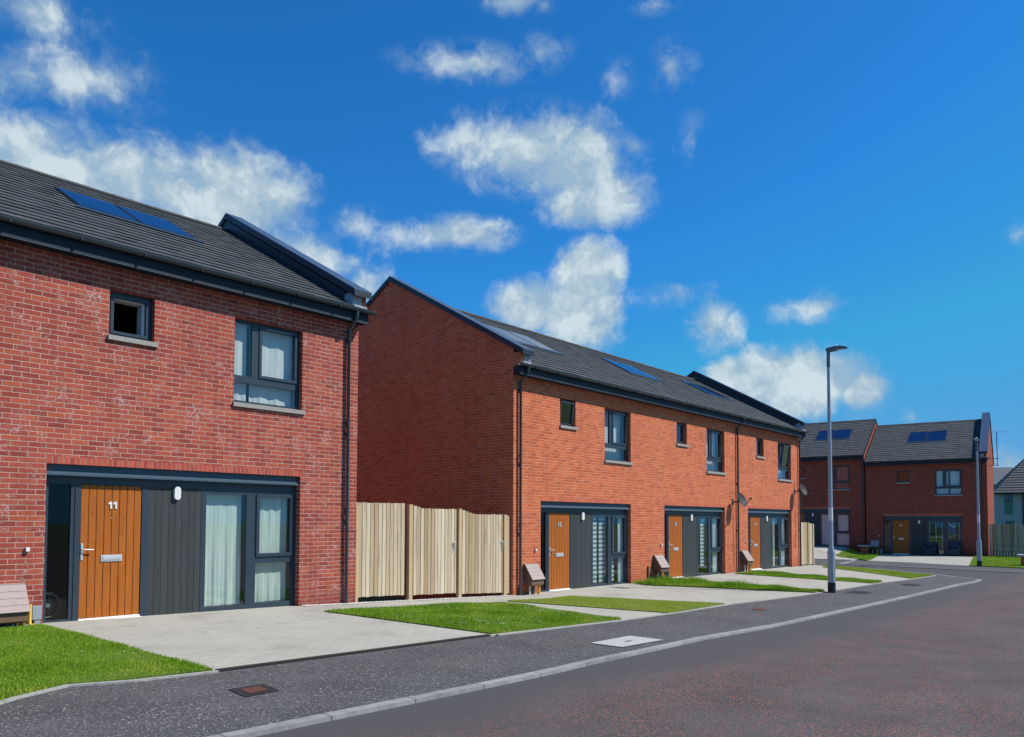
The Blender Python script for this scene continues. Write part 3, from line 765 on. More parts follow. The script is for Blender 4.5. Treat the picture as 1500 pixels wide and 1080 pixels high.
# ------------------------------------------------------------------ curtains and blinds
def curtain(name, label, x0, x1, z0, z1, y, m, root, amp=.03, wl=.14, cat='curtain', wavy=0., slant=0., group=None, bow=0.):
    n = max(8, int((x1 - x0) / .012)); rows = 14; vs = []; fs = []
    ph = random.random() * 6
    for j in range(rows + 1):
        tz = j / rows
        for i in range(n + 1):
            tx = i / n; x = x0 + (x1 - x0) * tx + slant * (1 - tz) ** 2 * (.3 + .7*(1-tx))
            zt = z1 - wavy * (.5 + .5 * math.sin(tx * 9 + ph)) * (1 if int(tx * 5) % 2 else .6)
            z = z0 + (zt - z0) * tz
            a = amp * (.6 + .4 * math.sin(j * .35 + ph))
            yy = y + a * math.sin(2 * math.pi * (x - x0) / wl + .6 * math.sin(5*tx + ph) + bow * (1-tz)*2) + .3 * a * math.sin(2 * math.pi * x / (wl * .37) + ph)
            vs.append((x, yy, z))
    for j in range(rows):
        for i in range(n): a = j*(n+1)+i; fs.append((a, a+1, a+n+2, a+n+1))
    b = MB(); b.mesh(vs, fs, None, True)
    o = b.build(name, m); o.location = root.location; o.rotation_euler = root.rotation_euler
    return tag(o, label, cat, group)
CG = 'curtains at the windows'
curtain('curtain', 'mint green curtain in the left pane of number 11 living room window', 2.40, 3.17, .06, 2.12, .27, 'curtain', h11, .016, .21, group=CG, bow=.8)
curtain('curtain', 'mint green curtain in the right casement of number 11 living room window', 3.24, 4.08, .06, 2.12, .275, 'curtain', h11, .014, .19, group=CG)
curtain('curtain', 'white voile in the narrow left pane of number 11 bedroom window', 2.74, 3.20, 3.50, 5.1, .235, 'voile', h11, .010, .16, group=CG)
curtain('curtain', 'white voile in the casement of number 11 bedroom window', 3.27, 4.12, 3.50, 5.1, .245, 'voile', h11, .016, .30, group=CG)
curtain('curtain', 'white curtain strip at the right edge of number 11 bedroom window', 4.15, 4.34, 3.50, 5.1, .25, 'voile', h11, .015, .07, group=CG)
def blind(label, x0, x1, z0, z1, root, y=.26, pitch=.125, dark=.42):
    t = thing('striped_blind', label, 'window blind', root.location, 0, 'striped day and night blinds')
    a = MB(); b = MB(); z = z0
    while z < z1:
        e = min(z + pitch * (1-dark), z1); a.face([(x0, y, z), (x1, y, z), (x1, y, e), (x0, y, e)])
        e2 = min(z + pitch, z1); b.face([(x0, y + .004, e - .004), (x1, y + .004, e - .004), (x1, y + .004, e2 + .004), (x0, y + .004, e2 + .004)]); z += pitch
    a.build('light_stripe', 'blind', t); b.build('dark_stripe', 'blinddark', t)
    MB().box(x0, x1, y - .03, y + .03, z1, z1 + .06).build('headrail', 'white', t)
    return t
blind('striped blind in the wide left pane of the number 12 living room window', 2.38, 2.82, .10, 1.95, ra)
blind('second striped blind, in the right part of the left pane at number 12', 2.93, 3.28, .10, 1.95, ra, .27)
blind('striped blind behind the casement of the number 12 living room window', 3.36, 3.68, .10, 1.95, ra, .265)
curtain('curtain', 'pale teal curtain at the right edge of number 12 living room window', 3.86, 4.12, .06, 2.02, .24, 'blind', ra, .012, .09, group=CG)
blind('striped blind hanging in the left pane of the middle terrace house', 2.42, 2.58, .45, 1.85, rb)
blind('striped blind at the mullion of the middle terrace house', 2.86, 3.16, .30, 1.85, rb, .27)
curtain('curtain', 'pale teal curtain in the casement of the middle terrace house', 3.72, 4.08, .06, 2.02, .25, 'blind', rb, .015, .1, group=CG)
curtain('curtain', 'narrow pale curtain in the left pane of the last terrace house', 2.42, 2.62, .06, 1.96, .25, 'voile', rc, .02, .09, group=CG)
curtain('curtain', 'narrow pale curtain beside the mullion of the last terrace house', 2.86, 3.05, .06, 1.96, .26, 'voile', rc, .02, .09, group=CG)
curtain('curtain', 'blue grey curtain filling the casement of the last terrace house', 3.42, 4.05, .06, 2.0, .25, 'blind', rc, .02, .12, group=CG)
for rt, lb in ((ra, 'number 12'), (rb, 'the middle terrace house'), (rc, 'the last terrace house')):
    curtain('curtain', 'grey white net curtain behind the bedroom window of ' + lb, 2.95, 4.1, 3.6, 4.98, .32, 'voile', rt, .015, .12, group=CG)
curtain('curtain', 'white net curtain, also standing in for sky reflection, in the bedroom window of the far house with armchairs', 2.9, 3.5, 3.6, 5.0, .24, 'voile', fa, .015, .14, group=CG)  # pale voile added behind the panes to brighten them like reflected sky
curtain('curtain', 'white net curtain, also standing in for sky reflection, in the right half of the far house bedroom window', 3.62, 4.16, 3.6, 5.0, .24, 'voile', fa, .015, .14, group=CG)
curtain('curtain', 'pale long curtain in the left pane of the higher far house', 2.45, 3.2, .05, 2.0, .24, 'blind', fb, .012, .12, group=CG)
curtain('curtain', 'pale long curtain in the right pane of the higher far house', 3.3, 4.12, .05, 2.0, .24, 'blind', fb, .012, .12, group=CG)
bl = MB(); bl.face([(3.36, .24, 3.62), (3.66, .24, 3.62), (3.66, .24, 4.95), (3.36, .24, 4.95)]); bl.face([(3.72, .24, 3.62), (4.08, .24, 3.62), (4.08, .24, 4.95), (3.72, .24, 4.95)])
o = bl.build('curtain', cloth('mauve_curtain', (.30, .20, .22), (.22, .15, .17))); o.location = fb.location; o.rotation_euler = fb.rotation_euler
tag(o, 'dull pink curtains behind the bedroom window of the higher far house', 'curtain', CG)
# muntins of the far house's living room window
mu = MB()
for a, b, z0_, z1_ in ((2.46, 3.18, .42, 1.95), (3.45, 4.07, .9, 1.93)):
    for q in (a + .04, (a+b)/2, b - .04): mu.box(q - .012, q + .012, .22, .235, z0_, z1_)
    for q in (z0_, z0_ + .3, z0_ + .6): mu.box(a, b, .236, .246, q - .008, q + .008)
mu.build('glazing_bar', 'blind', fa)
mu2 = MB()
for q in (.13, .34): mu2.box(q - .012, q + .012, .205, .215, .08, 2.0)
zz = .1
while zz < 2.0: mu2.box(.13, .34, .216, .222, zz, zz + .02); zz += .1
mu2.build('glazing_bar', 'blind', fa)
fg = MB(); n = 8
for i in range(n):
    for j in range(5):
        x = 3.42 + .05 * i; z = 1.9 - .09 * j - .035 * i + .02 * math.sin(i)
        if (i + 2 * j) % 3 != 2: fg.face([(x, .2, z), (x + .05, .2, z - .035), (x + .05, .2, z - .115), (x, .2, z - .09)])
o = fg.build('hanging_flag', 'blueflag'); o.location = fa.location; o.rotation_euler = fa.rotation_euler
tag(o, 'small blue and white cloth hanging in the far house window', 'flag')
wf = MB()
for i in range(n): wf.face([(3.40 + .05*i, .196, 1.93 - .035*i), (3.45 + .05*i, .196, 1.90 - .035*i), (3.45 + .05*i, .196, 1.86 - .035*i), (3.40 + .05*i, .196, 1.89 - .035*i)])
wf_o = wf.build('white_stripe', 'white', o)
# bicycle wheel behind the side light of number 11
bw = thing('bicycle_wheel', 'bicycle wheel standing behind the dark glass beside door 11', 'wheel', (.16, .33, .26))
a = MB(); ring = [(0.0 + .19*math.cos(t), 0, .19*math.sin(t)) for t in [2*math.pi*i/28 for i in range(29)]]; a.tube(ring, .014, 8, cap=False); a.build('tyre', 'rubber', bw)
a = MB(); ring = [(.172*math.cos(t), 0, .172*math.sin(t)) for t in [2*math.pi*i/28 for i in range(29)]]; a.tube(ring, .006, 6, cap=False); a.build('rim', 'silver', bw)
a = MB()
for i in range(14): t = 2*math.pi*i/14; a.tube([(0, 0, 0), (.17*math.cos(t), 0, .17*math.sin(t))], .0018, 4)
a.build('spoke', 'silver', bw); MB().tube([(0, -.03, 0), (0, .03, 0)], .03, 12).build('hub', 'silver', bw)

# ------------------------------------------------------------------ satellite dishes, aerial
def sat(loc, label, az):
    t = thing('satellite_dish', label, 'satellite dish', loc, 0, 'satellite dishes on the terrace')
    # local frame: wall at y=0, dish centre at y=-.33
    d = Vector((math.sin(az), math.cos(az), .42)).normalized()
    cen = Vector((0, -.33, 0)); a = d.cross(Vector((0, 0, 1))).normalized(); b = a.cross(d)
    vs = []; fs = []; n = 28; m = 6
    for j in range(m + 1):
        rr = j / m
        for k in range(n):
            an = 2*math.pi*k/n; vs.append(cen + a*(.235*rr*math.cos(an)) + b*(.265*rr*math.sin(an)) + d*(.055*rr*rr))
    for j in range(m):
        for k in range(n): fs.append((j*n+k, j*n+(k+1) % n, (j+1)*n+(k+1) % n, (j+1)*n+k))
    q = MB(); q.mesh(vs, fs, None, True); q.mesh([v - d*.008 for v in vs], [f[::-1] for f in fs], None, True); q.build('reflector', 'dish', t)
    q = MB(); bot = cen - b*.25 + d*.04; tip = cen + d*.36 - b*.10
    q.tube([bot, tip], .012, 8); q.tube([cen - d*.01, cen - d*.09, (0, -.01, -.06)], .022, 8); q.box(-.06, .06, -.012, -.0005, -.16, .06)
    q.build('bracket', 'dish', t)
    q = MB(); q.tube([tip - d*.03, tip + d*.05], .035, 12); q.build('receiver', 'dish', t)
    q = MB(); q.tube([(0, -.012, -.12), (.03, -.012, -.4), (.02, -.012, -1.0), (.04, -.012, -2.4)], .005, 6); q.build('cable', 'blackpaint', t)
    return t
sat((22.12, 0, 2.30), 'grey satellite dish beside the downpipe between two terrace houses', R(188))
sat((27.95, 0, 2.86), 'grey satellite dish high on the far corner of the orange terrace', R(188))
ae = thing('television_aerial', 'thin metal aerial on a bracket at the gable of the far house', 'aerial', (AX + 5.46*CT, AY + 5.46*ST, -.40), TH)
q = MB(); q.tube([(.45, 2.2, 5.3), (.45, 2.2, 7.33)], .02, 8)
q.build('mast', 'dish', ae)
q = MB()
for z in (5.35, 5.75): q.tube([(.0, 2.2, z), (.52, 2.2, z)], .018, 6)
q.tube([(.25, 2.2, 5.35), (.25, 2.2, 5.75)], .018, 6); q.build('bracket', 'dish', ae)
q = MB(); q.tube([(.05, 2.2, 7.35), (1.1, 2.2, 7.30)], .014, 6)
for i in range(9):
    x = .1 + i * .115; q.tube([(x, 1.95, 7.35 - .006*i), (x, 2.45, 7.35 - .006*i)], .007, 5)
q.build('antenna', 'silver', ae)

# ------------------------------------------------------------------ meter boxes
def meter(loc, rz, label):
    t = thing('meter_box', label, 'meter box', loc, rz, 'meter boxes with sloping lids')
    w = .46
    b = MB(); b.prism([(-.001, .36), (-.20, .27), (-.27, .30), (-.27, .44), (-.05, .76), (-.001, .77)], 'x', 0, w); b.build('case', 'boxbrown', t)
    l = MB()
    p0 = Vector((-.295, .42)); p1 = Vector((-.055, .78)); dd = (p1 - p0) / 4; nn = Vector((-dd.y, dd.x)).normalized()
    for k in range(4):
        a = p0 + dd*k; c = p0 + dd*(k+1) - dd*.03
        l.prism([tuple(a), tuple(a + nn*.022), tuple(c + nn*.018), tuple(c)], 'x', -.015, w + .015)
    l.prism([(-.06, .772), (-.06, .800), (-.001, .805), (-.001, .775)], 'x', -.015, w + .015)
    l.build('lid', 'boxlid', t)
    pp = [(.10, -.12, 'white', .022), (.24, -.12, 'boxbrown', .026), (.33, -.10, 'white', .018), (.41, -.16, 'yellow', .025)]
    for x, y, m, r in pp:
        q = MB(); q.tube([(x, y, .34), (x, y, -.12)], r, 10); o = q.build('service_pipe', m, t)
        if m == 'yellow': o['label'] = 'yellow gas pipe'
    c = MB().bevbox(.385, .435, -.19, -.13, .04, .08, .004); c.build('valve', 'yellow', t)
    return t
mlift = 0.
meter((-.72, 0, -.17), 0, 'meter box beside door 11 at the left edge of the photo')
meter((10.53, 0, -.33), 0, 'meter box between the corner downpipe and door 12')
meter((16.62, 0, -.30), 0, 'meter box in long grass beside the middle terrace door')
meter((22.72, 0, -.32), 0, 'meter box beside the door of the last terrace house')
meter((AX - .68*CT, AY - .68*ST, -.36), TH, 'meter box beside the small brick pier at the far house')
eb = thing('cable_box', 'small grey electric box low on the wall beside the dark glass', 'electric box', (-.15, 0, .04))
MB().bevbox(.0, .12, -.07, -.001, .07, .26, .006).build('case', 'grey', eb)
MB().bevbox(.03, .10, -.06, -.001, -.06, .069, .006).build('duct', 'grey', eb)
yb = thing('gas_pipe', 'yellow gas riser pipe between the meter box and grey electric box', 'pipe', (-.19, 0, .04))
MB().tube([(0, -.10, .30), (0, -.10, .03), (.03, -.12, .0)], .022, 10).build('riser', 'yellow', yb); MB().tube([(.03, -.13, .005), (.08, -.13, -.01)], .028, 10).build('valve', 'yellow', yb)
eb = thing('cable_box', 'small grey electric box on the far house wall beside its door', 'electric box', (AX - .17*CT, AY - .17*ST, -.36), TH)
MB().bevbox(.0, .12, -.07, -.001, .02, .26, .006).build('case', 'grey', eb)
MB().bevbox(.03, .09, -.06, -.001, -.1, .019, .006).build('duct', 'grey', eb)
gp = MB().box(16.28, 16.33, -.05, -.001, -.4, .18); tag(gp.build('marker_post', 'boxbrown'), 'short brown stake against the wall left of the middle meter box', 'stake')

# ------------------------------------------------------------------ fences
def boards(mb, x0, x1, zb, ztf, y=0., th=.02, bw=.088, gap=.014, jit=.006):
    x = x0
    while x < x1 - .02:
        e = min(x + bw * random.uniform(.94, 1.05), x1); zt = ztf((x+e)/2) + random.uniform(-jit, jit)
        dy = random.uniform(-.004, .004)
        mb.bevbox(x, e, y - th + dy, y + dy, zb((x+e)/2) + random.uniform(-jit, jit), zt, .002, random.random()); x = e + gap
FY = .10
def fence(name, label, cat, x0, x1, top, bot, posts, mat_b='planks', group=None, latch=None):
    t = thing(name, label, cat, (0, 0, 0), 0, group)
    b = MB(); boards(b, x0, x1, bot, top, FY); b.build('boards', mat_b, t)
    for z in (.25, 1.0, 1.55): MB().box(x0, x1, FY + .006, FY + .05, bot((x0+x1)/2) + z, bot((x0+x1)/2) + z + .07, .4).build('rail', 'post', t)
    for p, zt in posts:
        MB().bevbox(p - .05, p + .05, FY - .032, FY + .06, -.5, zt, .004, random.random()).build('post', 'post', t)
    if latch:
        q = MB(); q.bevbox(latch - .022, latch + .022, FY - .04, FY - .026, .93, 1.06, .004); q.tube([(latch - .03, FY - .05, 1.03), (latch + .05, FY - .05, 1.03)], .008, 8); q.tube([(latch, FY - .055, 1.0), (latch, FY - .055, .84)], .006, 8)
        q.build('latch', 'silver', t)
    return t
fence('fence_panel', 'pale timber fence panel against the corner of the nearest house', 'fence', 5.475, 6.78, lambda x: 1.885, lambda x: .01 - .03*(x-5.5), [(6.95, 1.87), (5.53, 1.80)], group='pale timber fencing between the houses')
fence('timber_gate', 'wider pale timber gate in the middle of the fencing, latch at right', 'gate', 7.03, 8.30, lambda x: max(1.79, 1.855 - .25*(x-7.03)), lambda x: -.05 - .03*(x-7.), [(8.42, 1.80)], group='pale timber fencing between the houses', latch=8.22)
fence('timber_gate', 'lower pale timber gate next to the orange brick house, latch at right', 'gate', 8.50, 9.86, lambda x: max(1.68, 1.78 - .25*(x-8.5)), lambda x: -.12 - .05*(x-8.5), [(9.95, 1.68)], group='pale timber fencing between the houses', latch=9.82)
fence('fence_panel', 'narrow strip of pale fence boards at the orange brick corner', 'fence', 10.02, 10.135, lambda x: 1.65, lambda x: -.22, [], group='pale timber fencing between the houses')
t = thing('fence_panel', 'short pale timber fence beyond the far end of the orange terrace', 'fence', (0, 0, 0), 0, 'pale timber fencing between the houses')
b = MB(); boards(b, 28.52, 29.55, lambda x: -.28, lambda x: 1.52, FY); b.build('boards', 'planks', t)
MB().bevbox(29.56, 29.66, FY - .06, FY + .05, -.5, 1.52, .004, .3).build('post', 'post', t)
b = MB(); boards(b, 29.67, 30.15, lambda x: -.30, lambda x: 1.47, FY); b.build('boards', 'planks', t)
MB().bevbox(30.16, 30.25, FY - .05, FY + 2.5, -.4, 1.45, .004, .8).build('return_boards', 'planks', t)
t = thing('fence_panel', 'dark weathered timber fence right of the far shaded house', 'fence', (AX, AY, -.40), TH)
b = MB(); boards(b, 5.50, 6.68, lambda x: -.02, lambda x: 1.86, .02, .02, .13, .014, .01); b.build('boards', 'oldplanks', t)
MB().bevbox(6.69, 6.80, -.03, .07, -.1, 1.9, .004, .9).build('post', 'oldplanks', t)
b = MB(); boards(b, 6.81, 13.5, lambda x: -.02, lambda x: 1.82, .02, .02, .11, .012, .01); b.build('boards', 'oldplanks', t)
for z in (.3, 1.5): MB().box(5.5, 13.5, .026, .07, z, z + .08, .3).build('rail', 'oldplanks', t)

# ------------------------------------------------------------------ lamp posts
def lamp(loc, hgt, head_az, label):
    t = thing('street_lamp', label, 'street lamp', loc, 0, 'galvanised street lamps')
    p = MB(); p.tube([(0, 0, .26), (0, 0, 1.05), (0, 0, 1.12), (0, 0, 1.28), (0, 0, hgt*.55), (0, 0, hgt)], [.098, .098, .094, .057, .052, .038], 20); p.build('pole', 'galv', t)
    MB().tube([(0, 0, -.3), (0, 0, .28)], .102, 20).build('base', 'blackpaint', t)
    d = MB(); d.tube([(0, 0, 1.06), (0, 0, 1.10)], .1035, 20); d.build('collar', 'galv', t)
    dx, dy = -math.sin(R(200)), -math.cos(R(200))
    dr = MB(); dr.bevbox(-.045, .045, -.103, -.09, .45, .95, .006); dro = dr.build('access_door', 'galv', t); dro.rotation_euler = (0, 0, R(-30))
    MB().tube([(0, 0, 1.95), (0, 0, 2.3)], .0565, 16).build('label_sleeve', 'white', t)
    MB().tube([(0, 0, hgt - .45), (0, 0, hgt + .02)], .047, 16).build('spigot', 'lampgrey', t)
    hd = MB(); prof = [(-.06, .0), (-.06, .09), (.22, .125), (.50, .115), (.74, .045), (.74, .025), (.42, .0), (.1, -.03)]
    hd.prism([(a, c) for a, c in prof], 'x', -.085, .085)
    ho = hd.build('lantern', 'lampgrey', t); ho.location = (0, 0, hgt); ho.rotation_euler = (0, 0, head_az); ho.scale = (.8, .68, .72)
    md = ho.modifiers.new('b', 'BEVEL'); md.width = .02; md.segments = 3
    le = MB().box(-.06, .06, .2, .6, -.004, .012); leo = le.build('diffuser', 'white', ho); leo.rotation_euler = (R(-1), 0, 0)
    pc = MB(); pc.tube([(0, .30, .12), (0, .30, .165)], .04, 14); pc.ball((0, .30, .165), .04, 12, 8); pc.build('photocell', 'white', ho)
    bt = MB()
    for z in (.05, .14): bt.tube([(-.085, 0, hgt - z - .02), (-.03, 0, hgt - z - .02)], .009, 8)
    bt.build('bolt', 'silver', t)
    return t
lamp((17.61, -4.97, -.39), 6.62, R(180), 'tall grey street lamp standing in the footway before the terrace')
lamp((34.97, -5.40, -.42), 5.55, R(96), 'shorter distant street lamp in front of the far shaded house')

# ------------------------------------------------------------------ far garden bits
def armchair(loc, rz, label):
    t = thing('armchair', label, 'garden chair', loc, rz, 'dark wicker armchairs')
    w, d = .68, .66
    q = MB(); q.bevbox(.11, w-.11, -d+.02, -.12, .05, .33, .02); q.build('seat_base', 'wicker', t)
    q = MB(); q.bevbox(.0, w, -.12, 0, .03, .80, .03); q.build('backrest', 'wicker', t)
    for x in (0, w - .11): MB().bevbox(x, x + .11, -d, -.121, .03, .58, .025).build('arm', 'wicker', t)
    MB().bevbox(.12, w-.12, -d+.01, -.13, .331, .44, .03).build('cushion', 'cushion', t)
    MB().bevbox(.12, w-.12, -.25, -.122, .45, .78, .04).build('back_cushion', 'cushion', t)
    for x in (.04, w - .08):
        for y in (-d + .03, -.07): MB().box(x, x + .04, y, y + .04, -.02, .05).build('leg', 'blackpaint', t)
    return t
for s_, lb in ((2.2, 'dark wicker armchair with cushion, next to the cladding of the far house'), (3.42, 'dark wicker armchair with cushion, nearer the corner of the far house')):
    armchair((AX + s_*CT - .05*(-ST)*-1, AY + s_*ST, -.41), TH, lb)
def pier(loc, rz, label, w=.42, hh=.42):
    t = thing('brick_pier', label, 'brick pier', loc, rz, 'low brick piers with pale slab tops')
    MB().box(-w/2, w/2, -w/2, w/2, -.15, hh).build('pier', 'brickrow', t)
    MB().bevbox(-w/2-.12, w/2+.16, -w/2-.12, w/2+.12, hh + .001, hh+.09, .01).build('slab', 'stone', t)
    return t
pier((*P(-.95, .55), -.36), TH + math.pi, 'low brick pier with pale slab beside the far meter box')
pier((36.6, -6.95, -.42), TH, 'low brick pier with pale slab at the right edge of the photo', .5, .46)

# distant rendered houses
def rendered(loc, rz, L, eave, ridge, label, dep=8., m_roof='slatetile', wins=()):
    t = thing('rendered_house', label, 'house', loc, rz)
    holes = [(a, b, c, d) for a, b, c, d in wins]
    w_ = MB(); xs = sorted({0., L, *[h_[0] for h_ in holes], *[h_[1] for h_ in holes]}); zs = sorted({-1., eave, *[h_[2] for h_ in holes], *[h_[3] for h_ in holes]})
    for i in range(len(xs)-1):
        for j in range(len(zs)-1):
            if any(a < (xs[i]+xs[i+1])/2 < b and c < (zs[j]+zs[j+1])/2 < d for a, b, c, d in holes): continue
            w_.face([(xs[i], 0, zs[j]), (xs[i+1], 0, zs[j]), (xs[i+1], 0, zs[j+1]), (xs[i], 0, zs[j+1])])
    w_.box(0, L, .0, dep, -1, eave, skip='f'); w_.build('wall', 'render', t)
    for a, b, c, d in holes:
        f = MB(); frame_rect(f, a, b, c, d, .07, .04, .12); f.box((a+b)/2-.03, (a+b)/2+.03, .05, .11, c+.07, d-.07); fo = f.build('window', 'anthracite', t)
        g = MB(); g.face([(a, .09, c), (b, .09, c), (b, .09, d), (a, .09, d)]); g.build('pane', 'glass', fo)
        rr = MB(); rr.box(a, b, .13, 1.2, c, d, skip='f'); rr.build('room', 'black', fo)
    o_ = .35; hip = 3.2
    r_ = MB(); e0 = (-o_, -o_, eave); e1 = (L+o_, -o_, eave); e2 = (L+o_, dep+o_, eave); e3 = (-o_, dep+o_, eave); p0 = (hip, dep/2, ridge); p1 = (L-hip, dep/2, ridge)
    NR = 16
    def lerp3(a, b, k): return tuple(a[i] + (b[i]-a[i])*k for i in range(3))
    for qa, qb, qc, qd in ((e0, e1, p1, p0), (e1, e2, p1, p1), (e2, e3, p0, p1), (e3, e0, p0, p0)):
        nv = (Vector(qb) - Vector(qa)).cross(Vector(qd) - Vector(qa)).normalized() * .05
        for k in range(NR):
            A = Vector(lerp3(qa, qd, k/NR)) + nv; B = Vector(lerp3(qb, qc, k/NR)) + nv; Cc = Vector(lerp3(qb, qc, (k+1)/NR)); Dd = Vector(lerp3(qa, qd, (k+1)/NR))
            r_.face([A, B, Cc, Dd]); r_.face([A - nv, B - nv, B, A])
    r_.build('roof', m_roof, t)
    MB().box(-o_-.05, L+o_+.05, -o_-.12, -o_-.02, eave-.16, eave-.02).build('gutter', 'blackpaint', t)
    return t
rn = rendered((80.2, 1.0, -.6), R(-75), 12, 4.95, 8.9, 'pale grey rendered house with slate roof at the right edge', wins=((.55, 1.2, 4.1, 5.05), (2.6, 3.5, 4.1, 5.05), (.6, 1.3, .6, 2.3), (2.7, 3.4, .2, 2.2)))
MB().box(.55, 1.2, -.02, -.001, 2.9, 4.1).build('green_panel', 'greenpanel', rn)
MB().tube([(2.0, -.25, 5.1), (2.0, -.07, 4.8), (2.0, -.07, -.5)], .05, 10).build('downpipe', 'blackpaint', rn)
rendered((99.0, 6.5, -.6), R(-60), 9, 6.6, 8.9, 'distant pale grey roof just visible behind the rendered house', m_roof='farroof')

# ------------------------------------------------------------------ ground
def big_ground():
    b = MB(); xs = [-700, -300, -120, -60, -30, -10, 0, 10, 20, 30, 40, 50, 70, 100, 200, 400, 900]; ys = [-700, -300, -120, -60, -30, -15, -6, 0, 6, 12, 20, 40, 80, 160, 320, 800]
    vs = [(x, y, Zg(x, y) - .32) for y in ys for x in xs]; n = len(xs)
    b.mesh(vs, [(j*n+i, j*n+i+1, (j+1)*n+i+1, (j+1)*n+i) for j in range(len(ys)-1) for i in range(n-1)], None, True)
    o = b.build('ground', 'terrain'); o['kind'] = 'structure'
big_ground()
drape('road', [(-45, -45), (41, -45), (41, 0.5), (38, 4), (34, 16), (26, 16), (26, -3.5), (-45, -3.5)], 'road', 0, .0, 1.0, Zr)
KB = [(-45, -6.8), (-10, -6.8), (-.96, -6.8), (1.8, -6.8), (3., -6.78), (4.9, -6.66), (7.2, -6.45), (10., -6.36), (12.5, -6.43), (15.3, -6.52), (18.8, -6.62), (23.9, -6.70), (25.6, -6.86), (26.45, -6.85), (26.75, -6.45), (26.98, -5.95), (27.45, -5.45), (28.6, -3.4), (30.2, -.6), (30.6, .6), (31.5, 5)]
LE = [(-45, -6.0), (-6, -5.6), (-1.78, -4.78), (-1.6, -4.66), (-1.15, -4.45), (-.62, -4.62), (.19, -4.70), (4.37, -4.71), (8.08, -4.55), (10.02, -4.36), (12.8, -4.42), (14.1, -4.58), (15.94, -4.76), (17.75, -4.83), (22.3, -4.96), (27.0, -5.45)]
drape('footway', LE + [(28.3, -3.4), (29.9, -.6), (30.25, .6), (31.2, 5), *KB[::-1]], 'footway', -.004, .1, .5)
drape('kerb', strip(KB, .125, -1), 'kerb', .004, .2, .5)
# paved front strip and drives
drape('driveway', [(-.06, .14), (.19, -4.64), (4.37, -4.65), (8.08, -4.49), (10.02, -4.30), (12.8, -4.36), (14.1, -4.52), (15.94, -4.70), (17.75, -4.77), (22.3, -4.90), (26.9, -5.38), (28.2, -3.4), (29.8, -.6), (30.1, .9), (28.4, .4), (28.4, .14)], 'paving', .004, .1, .5)
lawns = {
 'L1': [(-9, -.16), (-.06, -.17), (.17, -4.60), (-.62, -4.55), (-1.15, -4.39), (-1.6, -4.60), (-1.8, -4.72), (-6, -5.5), (-9, -5.6)],
 'L2': [(4.02, -1.05), (4.45, -4.58), (8.07, -4.46), (8.30, -1.28), (7.5, -1.13)],
 'L3': [(8.72, -1.08), (10.05, -4.28), (12.6, -4.28), (11.1, -1.06)],
 'L4': [(15.35, -.22), (15.2, -.75), (17.02, -4.72), (17.70, -4.75), (17.55, -.9), (17.1, -.22)],
 'L5': [(21.6, -.3), (21.67, -4.86), (22.5, -4.9), (23.6, -.3)],
 'L6': [(28.35, -.95), (24.95, -5.12), (26.85, -5.36), (28.2, -3.4), (29.75, -.7)],
}
for k, pl in lawns.items(): drape('lawn', pl, 'turf', .022 if k != 'L4' else .04, .12, .25)
# concrete edging along the back of the footway, beside the lawns only
for ln in ([(-45, -6.0), (-6, -5.6), (-1.78, -4.78), (-1.6, -4.66), (-1.15, -4.45), (-.62, -4.62), (.19, -4.70)], [(4.47, -4.71), (8.08, -4.55)], [(8.08, -4.55), (10.02, -4.36)], [(10.02, -4.36), (12.75, -4.42)], [(12.75, -4.42), (14.1, -4.58), (15.94, -4.76), (17.75, -4.83), (22.3, -4.96), (27.0, -5.45)]):
    drape('edging', strip(ln, .055, 1), 'edging', .014, .1, .5)
dc = drape('drain_channel', strip([(.21, -4.645), (4.36, -4.655)], .075, 1), 'drain', .012, .02, .5, kind=None)
tag(dc, 'long narrow dark drain grate across the front of the nearest driveway', 'drain')
# gravel strips at the wall foot
gb = MB()
def pebbles(mb, x0, x1, y0, y1, n):
    for _ in range(n):
        x = random.uniform(x0, x1); y = random.uniform(y0, y1); r = random.uniform(.008, .02); z = Zg(x, y) + .008
        a = random.random() * 3
        vs = [(x + r*math.cos(a+k*1.257)*random.uniform(.8, 1.2), y + r*math.sin(a+k*1.257)*random.uniform(.8, 1.2), z + r*.3) for k in range(5)] + [(x, y, z + r*.95), ]
        mb.mesh(vs, [(k, (k+1) % 5, 5) for k in range(5)], random.random())
pebbles(gb, 4.22, 5.5, -.16, -.005, 900); pebbles(gb, 5.45, 10.1, -.10, .03, 1700); pebbles(gb, -1.0, -.05, -.15, -.005, 500); pebbles(gb, 15.42, 17.2, -.14, -.005, 400); pebbles(gb, 21.5, 23.3, -.14, -.005, 300)
go_ = gb.build('gravel', 'pebble'); tag(go_, 'pale gravel strip along the foot of the walls and fence', 'gravel', kind='stuff')

def cover(loc, pts, m, label, frame=None, name='manhole_cover', inner=.8):
    cx = sum(p[0] for p in pts)/4; cy = sum(p[1] for p in pts)/4; z = Zg(cx, cy)
    t = thing(name, label, 'cover', (0, 0, 0), 0, None)
    if frame: drape('frame', pts, frame, .003, 0, 5., kind=None, parent=t)
    q = [(cx + (p[0]-cx)*(inner if frame else 1), cy + (p[1]-cy)*(inner if frame else 1)) for p in pts]
    drape('plate', q, m, .007, 0, 5., kind=None, parent=t)
    return t
t = cover(None, [(5.05, -5.92), (5.12, -6.40), (6.34, -6.34), (6.25, -5.80)], 'stone', 'pale rectangular concrete access cover in the footway')
drape('lifting_slot', [(5.60, -6.13), (5.62, -6.16), (5.80, -6.14), (5.78, -6.11)], 'iron', .011, 0, 5., kind=None, parent=t)
cover(None, [(-.13, -5.47), (-.16, -5.85), (.21, -5.81), (.24, -5.47)], 'rust', 'small rusty square stopcock cover in the nearest footway', 'iron', 'stopcock_cover', .55)
